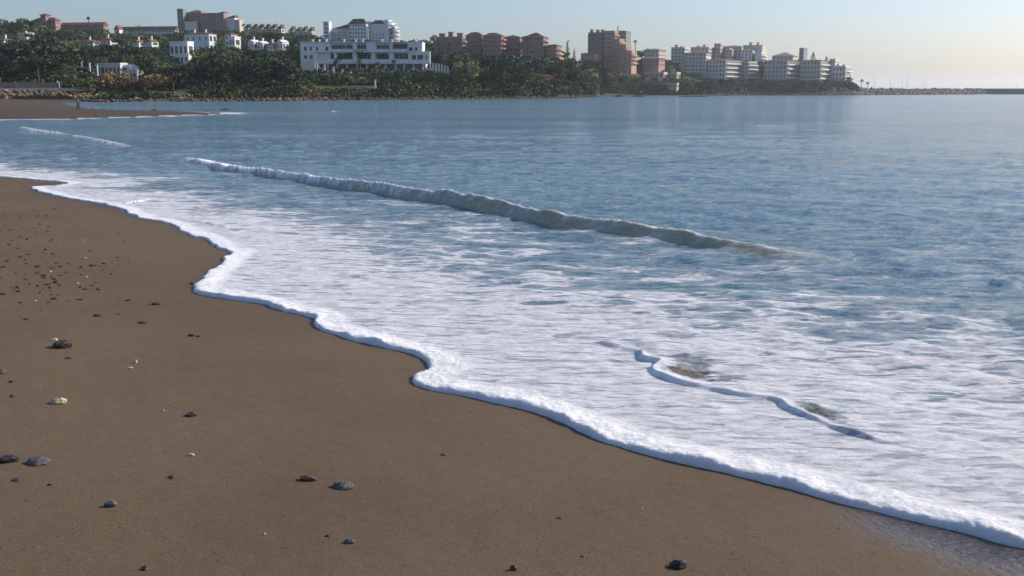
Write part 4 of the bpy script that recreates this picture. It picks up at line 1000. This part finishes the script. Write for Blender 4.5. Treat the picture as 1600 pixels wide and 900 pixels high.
def posts(lst, D, lab, grp, h=1.0, rail=True, nm='white_fence'):
    x0, _, z0 = P(lst[0][0], lst[0][2], D); r = empty(nm, (x0, D, z0)); tag(r, lab, 'fence', grp)
    prev = None
    for (px, yt, yb) in lst:
        xa, _, zb = P(px, yb, D); zt = Zat(yt, D); m = MB(); xr = xa - x0; wz = .28
        m.quadbox(xr - wz, xr + wz, -wz, wz, zb - z0 - 2.5, zt - z0); m.quadbox(xr - wz - .08, xr + wz + .08, -wz - .08, wz + .08, zt - z0 + .003, zt - z0 + .15); m.build('post', M['white'], r)
        if prev:
            t = MB(); t.tube([(prev[0] + wz, 0, prev[1]), (xr - wz, 0, zb - z0 + .7)], [.07, .07], 5); t.tube([(prev[0] + wz, 0, prev[1] - .4), (xr - wz, 0, zb - z0 + .3)], [.07, .07], 5); t.build('rail', M['white'], r)
        prev = (xr, zb - z0 + .7)
        BOXES.append((px - 2, px + 2, yt, yb, D))
posts([(116, 94, 106), (128, 96, 107), (140, 99, 109), (152, 102, 112)], 392, 'white post fence left of the low grey house', None)
posts([(188, 112, 121), (199, 115, 129), (215, 110, 131), (228, 125, 135)], 375, 'white post fence stepping down in front of the low grey house', None)
posts([(495, 99, 106), (507, 101, 111), (521, 105, 114), (535, 109, 118), (548, 112, 120), (561, 114, 126), (573, 118, 129)], 415, 'white post fence stepping down the bank below the hotel', None)
posts([(586, 125, 136)], 382, 'single tall white gatepost at the right end of the low pale wall', None)
posts([(672 + i * 4.6, 98 + i * .9, 108 + i * 1.0) for i in range(7)], 440, 'close set bright white fence posts right of the long hotel', None)
for (px, yt, yb, D, lab) in ((235, 122, 134, 366, 'white lamp post in front of the dark left trees'), (272, 132, 150, 333, 'white lamp post at the end of the short cream wall'), (2, 122, 136, 338, 'white lamp post at the left edge by the promenade'), (90, 127, 137, 338, 'white lamp post at the right end of the pinkish wall')):
    x, _, z = P(px, yb, D); zt = Zat(yt, D) - z; r = empty('lamp_post', (x, D, z)); tag(r, lab, 'lamp post')
    m = MB(); m.cyl(0, 0, -2, zt - .4, .11, .08, 8); m.build('pole', M['white'], r)
    m = MB(); m.cyl(0, 0, zt - .4, zt, .18, .26, 8); m.cyl(0, 0, zt + .003, zt + .12, .28, .1, 8); m.build('lamp_head', M['white'], r); BOXES.append((px - 3, px + 3, yt, yb, D))
# white marker board on the far sand
x, y, z = on_ground(10, 157); r = empty('beach_marker', (x, y, z)); tag(r, 'small white marker board standing on the far left sand', 'marker')
m = MB(); m.quadbox(-.3, .3, -.05, .05, .45, 1.05); m.build('board', M['white'], r); m = MB(); m.cyl(-.15, 0.1, -.2, .9, .05, .05, 6); m.build('post', M['white'], r)

# ------------------------------------------------------------------ person on the spit
def skin_body(name, verts, edges, mat, parent, loc=(0, 0, 0), lv=2):
    me = bpy.data.meshes.new(name); me.from_pydata([v[:3] for v in verts], [], edges); o = link(name, me, mat, parent, loc)
    o.modifiers.new('skin', 'SKIN'); s = o.modifiers.new('sub', 'SUBSURF'); s.levels = s.render_levels = lv
    for i, v in enumerate(verts): o.data.skin_vertices[0].data[i].radius = (v[3], v[3])
    o.data.skin_vertices[0].data[0].use_root = True; return o
px_, py_ = 123, 173.5
x, y, z = on_ground(px_, py_)
pr = empty('person', (x, y, z)); tag(pr, 'person in dark red top and dark trousers walking on the sand spit', 'person')
pr.rotation_euler = (0, 0, R(70)); sc_ = (173.5 - 154.8) * y / 1629 / 1.72; pr.scale = (sc_,) * 3
skinm = simple('skin', (.45, .27, .19), (.4, .24, .17), 5); topm = simple('dark_red_cloth', (.10, .02, .025), (.06, .015, .02), 8); trm = simple('dark_trousers', (.02, .02, .03), (.015, .015, .02), 8); hairm = simple('dark_hair', (.03, .02, .015), (.02, .015, .01), 20)
bv = [(0, 0, .95, .13), (0, 0, 1.15, .12), (0, 0, 1.35, .15), (0, 0, 1.48, .06), (0, -.02, 1.56, .075), (0, -.02, 1.65, .095), (0, -.01, 1.70, .06),
      (.1, .02, .88, .085), (.12, -.12, .50, .06), (.12, -.16, .10, .04), (.12, -.30, .04, .035), (-.1, .02, .88, .085), (-.12, .12, .50, .06), (-.12, .30, .14, .04), (-.12, .20, .05, .035),
      (.2, 0, 1.38, .05), (.26, .08, 1.12, .042), (.25, -.02, .88, .03), (.25, -.05, .80, .03), (-.2, 0, 1.38, .05), (-.26, -.08, 1.12, .042), (-.25, -.2, .92, .03), (-.25, -.25, .86, .03)]
be = [(0, 1), (1, 2), (2, 3), (3, 4), (4, 5), (5, 6), (0, 7), (7, 8), (8, 9), (9, 10), (0, 11), (11, 12), (12, 13), (13, 14), (2, 15), (15, 16), (16, 17), (17, 18), (2, 19), (19, 20), (20, 21), (21, 22)]
skin_body('body', bv, be, skinm, pr)
skin_body('jacket', [(0, 0, .92, .18), (0, 0, 1.15, .17), (0, 0, 1.36, .195), (0, 0, 1.45, .08), (.2, 0, 1.38, .065), (.26, .08, 1.12, .055), (.25, -.02, .91, .042), (-.2, 0, 1.38, .065), (-.26, -.08, 1.12, .055), (-.25, -.19, .94, .042)],
          [(0, 1), (1, 2), (2, 3), (2, 4), (4, 5), (5, 6), (2, 7), (7, 8), (8, 9)], topm, pr)
skin_body('trousers', [(0, 0, .95, .145), (.1, .02, .86, .105), (.12, -.12, .50, .078), (.12, -.16, .13, .06), (-.1, .02, .86, .105), (-.12, .12, .50, .078), (-.12, .29, .17, .06)],
          [(0, 1), (1, 2), (2, 3), (0, 4), (4, 5), (5, 6)], trm, pr)
skin_body('hair', [(0, .02, 1.62, .07), (0, .01, 1.70, .09), (0, -.03, 1.735, .06)], [(0, 1), (1, 2)], hairm, pr)

# ------------------------------------------------------------------ trees
def crown_mesh(name, seed, mat, kind):
    r = np.random.default_rng(seed); V = []; Fc = []
    if kind == 'broad': nb = 9; cl = [(r.normal(0, .20), r.normal(0, .20), .58 + r.normal(0, .14), r.uniform(.13, .24)) for _ in range(nb)]; per = 150; ls = .034
    elif kind == 'pine': nb = 10; cl = [(r.normal(0, .25), r.normal(0, .25), .78 + r.normal(0, .05), r.uniform(.10, .18)) for _ in range(nb)]; per = 130; ls = .032
    elif kind == 'bush': nb = 9; cl = [(r.normal(0, .38), r.normal(0, .3), .35 + r.normal(0, .15), r.uniform(.18, .34)) for _ in range(nb)]; per = 100; ls = .045
    elif kind == 'cypress': nb = 12; cl = [(r.normal(0, .02), r.normal(0, .02), .12 + .8 * i / 11, .13 * (1 - (i / 11) ** 1.6) + .025) for i in range(nb)]; per = 70; ls = .02
    elif kind == 'norfolk':
        cl = []
        for i in range(9):
            zz_ = .25 + .72 * i / 8; rad = .26 * (1 - i / 8.6)
            for k in range(5): a = k * 1.256 + i; cl.append((rad * math.cos(a), rad * math.sin(a), zz_ - rad * .1, .05 + rad * .16))
        per = 26; ls = .022
    for (cx, cy, cz, cr) in cl:
        n = max(20, int(per * (cr / .18) ** 1.6)) if kind != 'norfolk' else per
        d = r.normal(size=(n, 3)); d /= np.linalg.norm(d, axis=1)[:, None]
        rad = cr * (.55 + .5 * r.random(n) ** .6); flat = .75 if kind != 'pine' else .5
        p = np.stack([cx + d[:, 0] * rad, cy + d[:, 1] * rad, cz + d[:, 2] * rad * (flat if kind != 'cypress' else 1.3)], 1)
        for q, dd in zip(p, d):
            if q[2] < .03: continue
            s = ls * r.uniform(.6, 1.5); t = r.normal(size=3) + dd * .3; t /= np.linalg.norm(t); u = np.cross(t, r.normal(size=3)); u /= np.linalg.norm(u) + 1e-9; b0 = len(V)
            V += [q - t * s, q + u * s * .7, q + t * s, q - u * s * .7]; Fc.append((b0, b0 + 1, b0 + 2, b0 + 3))
    me = mesh_np(name, np.array(V), Fc, False); me.materials.append(M[mat]); return me
def trunk_mesh(seed, ht, br=True):
    r = random.Random(seed); m = MB(); top = (r.uniform(-.04, .04), r.uniform(-.04, .04), ht); mid = (r.uniform(-.03, .03), r.uniform(-.03, .03), ht * .5)
    m.tube([(0, 0, -.12), mid, top], [.035, .026, .016], 6)
    if br:
        for k in range(4):
            a = r.uniform(0, 6.28); m.tube([mid if k % 2 else top, (mid[0] + .2 * math.cos(a), mid[1] + .2 * math.sin(a), ht + .12)], [.016, .006], 5)
    me = m.mesh('trunk', True); me.materials.append(M['trunk']); return me
KM = {}
for kd, mats, th in (('broad', ['leaf', 'leaf2'], .5), ('pine', ['conifer'], .75), ('bush', ['leaf2', 'leafbrown', 'leaf'], .3), ('cypress', ['conifer'], .85), ('norfolk', ['conifer'], .95)):
    for mt in mats: KM[kd, mt] = [(crown_mesh('crown', hash((len(kd), len(mt), i)) % 1000 + i, mt, kd), trunk_mesh(i + 5, th, kd in ('broad', 'pine'))) for i in range(4)]
NAMES = {'broad': 'broadleaf_tree', 'pine': 'pine_tree', 'bush': 'shrub', 'cypress': 'cypress_tree', 'norfolk': 'conifer_tree'}
def tree(x, y, z, H, wd, kd, mt, lab, grp, r):
    cm_, tm = r.choice(KM[kd, mt]); e = empty(NAMES[kd], (x, y, z)); e.rotation_euler = (0, 0, r.uniform(0, 6.28)); e.scale = (H * wd, H * wd, H)
    c = bpy.data.objects.new('crown', cm_); C.objects.link(c); c.parent = e
    t = bpy.data.objects.new('trunk', tm); C.objects.link(t); t.parent = e
    tag(e, lab, 'tree' if kd != 'bush' else 'shrub', grp); return e
def clear(px, ytop, ybot, wpx, D, frac=.12):
    for (a, c, yt, yb, Db) in BOXES:
        if Db < D - 2: continue
        if px + wpx / 2 < a or px - wpx / 2 > c: continue
        lim = yb - frac * (yb - yt)
        if ytop < lim and ybot > yt: return False
    return True
rt = random.Random(21)
def zone(px, py):
    if py > 118 and px < 110: return 'beside the promenade wall at the far left'
    if px < 260: return 'on the left hillside'
    if px < 465: return 'on the slope around the white villas'
    if px < 700: return 'on the slope around the long white hotel'
    if px < 890: return 'around the red brick blocks'
    if px < 1050: return 'around the terracotta stepped block'
    return 'in front of the pale blocks on the point'
for (px, yb, D, Hpx) in ((172, 150, 327, 34), (140, 149, 325, 26), (202, 151, 327, 24), (254, 150, 330, 33)) : BOXES.append((px - Hpx * .7, px + Hpx * .7, yb - Hpx * .9, yb - 4, D))
cand = []
for k in range(9000):
    px = rt.uniform(-70, 1342); c = [float(np.interp(px, LT[:, 0], LT[:, q])) for q in range(1, 7)]
    D0, z1, D2, Y2, D3, Y3 = c; u = rt.random()
    Dd = D0 + 3 + (D2 - D0 - 3) * rt.random() ** 1.2 if u < .6 else D2 + (D3 - D2) * rt.random() ** 1.25
    if rt.random() < .12: Dd = D3 + rt.uniform(-15, 5)
    cand.append((px, Dd))
cxs = np.array([Xat(p, d, 110) for p, d in cand]); cys = np.array([d for p, d in cand]); cz, csd = ground_z(cxs, cys)
placed = []; cnt = 0
for (px, Dd), x, z, s_ in zip(cand, cxs, cz, csd):
    if cnt >= 296: break
    if s_ < 4: continue
    k = Dd / 1637; py = 143 - (z - CAM_H) / k
    q = rt.random(); kd, mt = ('broad', 'leaf') if q < .48 else ('broad', 'leaf2') if q < .68 else ('pine', 'conifer') if q < .88 else ('cypress', 'conifer') if q < .93 else ('bush', 'leaf')
    H = {'broad': rt.uniform(9, 15), 'pine': rt.uniform(10, 15), 'cypress': rt.uniform(9, 12), 'bush': rt.uniform(4, 6)}[kd]
    if Dd > 700: H *= .8
    ok = False
    for f_ in (1, .75, .55):
        hpx = H * f_ / k; wpx = hpx * .85
        if clear(px, py - hpx, py, wpx, Dd): ok = True; H *= f_; break
    if not ok: continue
    # skyline limit: only short trees against the sky
    sky_lim = np.interp(px, [-70, 0, 50, 90, 170, 280, 380, 500, 640, 700, 870, 880, 900, 1000, 1045, 1070, 1340], [22, 22, 24, 36, 36, 42, 46, 54, 50, 56, 60, 62, 80, 70, 82, 84, 108])
    if py - H / k < sky_lim: continue
    sep = 10.5 if px < 700 else 8.5
    if any(abs(px - a) < sep * 1.0 and abs(py - c) < sep * .75 for a, c in placed): continue
    placed.append((px, py)); zn = zone(px, py)
    nm_ = {('broad', 'leaf'): 'dark green rounded tree', ('broad', 'leaf2'): 'olive green rounded tree', ('pine', 'conifer'): 'flat topped dark pine', ('cypress', 'conifer'): 'narrow dark cypress', ('bush', 'leaf'): 'low dark green shrub'}[kd, mt]
    tree(x, Dd, z, H, {'broad': 1.05, 'pine': .95, 'cypress': 1, 'bush': 1.6}[kd] * rt.uniform(.85, 1.25), kd, mt, nm_ + ' ' + zn, nm_ + 's ' + zn, rt); cnt += 1
print('TREES', cnt)
# particular shrubs and trees
for (px, yb, D, Hpx, wd, kd, mt, lab) in (
    (172, 150, 327, 38, 1.7, 'bush', 'leafbrown', 'broad reddish brown bush above the boulders at the left'), (140, 149, 325, 28, 1.5, 'bush', 'leaf2', 'olive bush left of the broad reddish brown bush'),
    (202, 151, 327, 27, 1.4, 'bush', 'leafbrown', 'smaller brown bush right of the broad reddish one'), (254, 150, 330, 36, .95, 'bush', 'leafbrown', 'tall round brown bush beside the short cream wall'),
    (225, 152, 336, 12, 1.8, 'bush', 'leaf2', 'low yellow green bush just over the waterline boulders'), (872, 150, 482, 20, 1.6, 'bush', 'leafbrown', 'ochre bush on the tip of the headland'), (838, 143, 484, 22, 1.5, 'bush', 'leafbrown', 'brown bush on the headland slope near its tip'),
    (887, 92, 660, 30, 1.0, 'cypress', 'conifer', 'tall dark cypress beside the rightmost red block'), (897, 96, 660, 20, 1.1, 'cypress', 'conifer', 'shorter dark cypress beside the tall one right of the red blocks'),
    (1270, 96, 960, 14, 1, 'norfolk', 'conifer', 'pointed conifer rising behind the last big block on the point'), (1291, 98, 955, 10, 1, 'norfolk', 'conifer', 'smaller pointed conifer right of the other on the point')):
    x, _, z = P(px, yb, D); z = gz(x, D) if D < 600 else z; tree(x, D, z, Hpx * D / 1637, wd, kd, mt, lab, None, rt)
# palms
def palm(px, yt, yb, D, lab, grp=None):
    x, _, z = P(px, yb, D); zt = Zat(yt, D); H = zt - z; e = empty('palm_tree', (x, D, z)); tag(e, lab, 'palm tree', grp)
    m = MB(); lx = rt.uniform(-.3, .3); m.tube([(0, 0, -3), (lx, 0, H * .5), (lx * 1.5, 0, H - 1)], [.32, .24, .2], 7); m.build('trunk', M['palmtrunk'], e, smooth=True)
    V = []; Fc = []; n = 22; L = min(2.6, H * .35)
    for i in range(n):
        a = i * 2.4 + rt.uniform(-.2, .2); el = rt.uniform(-.5, 1.1); prev = None
        for s in range(6):
            t = s / 5; rr_ = L * t * math.cos(el) * .95; zz_ = H - 1 + L * (math.sin(el) * t - .75 * t * t); wv = .42 * (1 - t) ** .6 * (.25 + min(t * 4, 1)); cx, cy = lx * 1.5 + rr_ * math.cos(a), rr_ * math.sin(a)
            px1 = (cx - wv * math.sin(a), cy + wv * math.cos(a), zz_ - wv * .5); pm = (cx, cy, zz_); px2 = (cx + wv * math.sin(a), cy - wv * math.cos(a), zz_ - wv * .5); b0 = len(V); V += [px1, pm, px2]
            if s: Fc += [(b0 - 3, b0 - 2, b0 + 1, b0), (b0 - 2, b0 - 1, b0 + 2, b0 + 1)]
    link('fronds', mesh_np('fronds', V, Fc, False), M['palmleaf'], e)
for (px, yt, yb, D, lab) in ((78, 62, 90, 400, 'tall palm left of its twin on the left hillside'), (85, 60, 86, 405, 'tall palm, right of the pair on the left hillside'), (147, 70, 100, 401, 'slim tall palm above the white posts of the fence'),
    (139, 24.5, 36, 690, 'lone palm standing on the skyline above the pink terrace'), (1346, 123, 138, 975, 'palm at the very end of the point against the sky'), (1356, 127, 138, 980, 'short palm just right of the one at the end of the point'),
    (993, 62, 78, 815, 'palm on the roof line right of the stepped terracotta block'), (1186, 98, 132, 893, 'dark tall palm between the grey blocks on the point'), (40, 85, 108, 395, 'palm low on the left hillside near the picture edge'),
    (563, 90, 110, 434, 'palm before the middle balconies of the long hotel'), (617, 90, 110, 434, 'palm before the right balconies of the long hotel'), (526, 91, 110, 434, 'palm before the left balconies of the long hotel'), (589, 94, 111, 434, 'small palm between two others before the long hotel')):
    palm(px, yt, yb, D, lab)
for i in range(6):
    palm(381 + i * 9.6, 36 + (i % 2) * 1.5, 50, 850, 'little palm before the terraced houses on the ridge', 'palms before the ridge terraced houses')

# undergrowth: a continuous scrub cover, nobody could count it
V = []; Fc = []; ru = np.random.default_rng(77)
cand = []
for k in range(8500):
    px = ru.uniform(-80, 1345); c = [float(np.interp(px, LT[:, 0], LT[:, q])) for q in range(1, 7)]; D0, z1, D2, Y2, D3, Y3 = c
    Dd = D0 - 3 + (D2 - D0) * ru.random() ** 1.2 if ru.random() < .55 else D2 + (D3 - D2 + 8) * ru.random() ** 1.3
    cand.append((px, Dd))
cxs = np.array([Xat(p, d, 120) for p, d in cand]); cys = np.array([d for p, d in cand]); cz, csd = ground_z(cxs, cys)
leafs = []
nsh = 0
for k in range(1100):
    px = ru.uniform(780, 935); y0_ = float(np.interp(px, far_x, far_y)); D_ = G(px, y0_, 0)[1] + ru.uniform(2, 70) * (1 if px < 890 else .5); cand.append((px, D_))
n0 = len(cxs); ax_ = np.array([Xat(p, d, 125) for p, d in cand[n0:]]); ay_ = np.array([d for p, d in cand[n0:]]); az_, as_ = ground_z(ax_, ay_); cxs = np.concatenate([cxs, ax_]); cys = np.concatenate([cys, ay_]); cz = np.concatenate([cz, az_]); csd = np.concatenate([csd, np.where(as_ > 1.5, np.maximum(as_, 4), 0)])
shc = [shore(ru.uniform(135, 930)) for k in range(2600)]
bx_ = np.array([c[0] * (1 + rb.uniform(.4, 4.5) / c[1]) for c in shc]); by_ = np.array([c[1] for c in shc]) + 2.0
bz_, bs_ = ground_z(bx_, by_)
cand += [(800 + x / y * 1633, y) for x, y in zip(bx_, by_)]; cxs = np.concatenate([cxs, bx_]); cys = np.concatenate([cys, by_]); cz = np.concatenate([cz, bz_]); csd = np.concatenate([csd, np.where(bs_ > 1.2, 9, 0)])
for (px, Dd), x, z, s_ in zip(cand, cxs, cz, csd):
    if s_ < 3.0 or (px < 150 and Dd < 322): continue
    k = Dd / 1637; py = 143 - (z - CAM_H) / k; Hs = ru.uniform(1.2, 3.6)
    if s_ == 9: Hs = ru.uniform(.7, 1.6)
    if not clear(px, py - Hs / k, py, 1.5 * Hs / k, Dd, .06): 
        Hs = .9
        if not clear(px, py - Hs / k, py, Hs / k, Dd, .06): continue
    n = 26; d = ru.normal(size=(n, 3)); d /= np.linalg.norm(d, axis=1)[:, None]; d[:, 2] = np.abs(d[:, 2])
    p = np.stack([x + d[:, 0] * Hs * .95, Dd + d[:, 1] * Hs * .95, z + d[:, 2] * Hs * .9 - .1], 1) + ru.normal(size=(n, 3)) * .2
    t = ru.normal(size=(n, 3)); t /= np.linalg.norm(t, axis=1)[:, None]; u = np.cross(t, ru.normal(size=(n, 3))); u /= np.linalg.norm(u, axis=1)[:, None]
    s = (.28 + .22 * ru.random(n))[:, None] * (1 + Dd / 900) * .9
    leafs.append(np.stack([p - t * s, p + u * s * .8, p + t * s, p - u * s * .8], 1)); nsh += 1
Q = np.concatenate(leafs).reshape(-1, 3); Fq = np.arange(len(Q)).reshape(-1, 4)
me = mesh_np('undergrowth', Q, Fq, False)
def scrub_mat():
    m, t, b = new_mat('mixed_scrub_leaves'); L = t.links.new; g = N(t, 'ShaderNodeNewGeometry'); n1 = N(t, 'ShaderNodeTexNoise', Scale=.055, Detail=5.0); L(g.outputs['Position'], n1.inputs['Vector'])
    cr = N(t, 'ShaderNodeValToRGB'); e = cr.color_ramp.elements; e[0].position = .40; e[0].color = (.026, .042, .016, 1); e[1].position = .72; e[1].color = (.16, .125, .06, 1); k = e.new(.57); k.color = (.07, .092, .03, 1)
    L(n1.outputs[0], cr.inputs[0]); L(cr.outputs[0], b.inputs['Base Color']); b.inputs['Roughness'].default_value = .8; b.inputs['Specular IOR Level'].default_value = .15; return m
tag(link('undergrowth', me, scrub_mat()), 'low green and brown scrub covering the hillside', 'undergrowth', None, 'stuff')
print('SHRUBS', nsh)

# ------------------------------------------------------------------ haze: the air of the bay
m = MB(); m.quadbox(-9300, 9300, -9300, 9300, -7.5, 95)
hz = m.mesh('haze'); hm = bpy.data.materials.new('haze'); hm.use_nodes = True; t = hm.node_tree; t.nodes.clear()
pv = t.nodes.new('ShaderNodeVolumePrincipled'); pv.inputs['Density'].default_value = .00010; pv.inputs['Color'].default_value = (.95, .97, 1, 1); pv.inputs['Anisotropy'].default_value = 0.5
mo = t.nodes.new('ShaderNodeOutputMaterial'); t.links.new(pv.outputs[0], mo.inputs['Volume'])
tag(link('haze', hz, hm), 'thin pale sea haze over the bay', None, None, 'stuff')
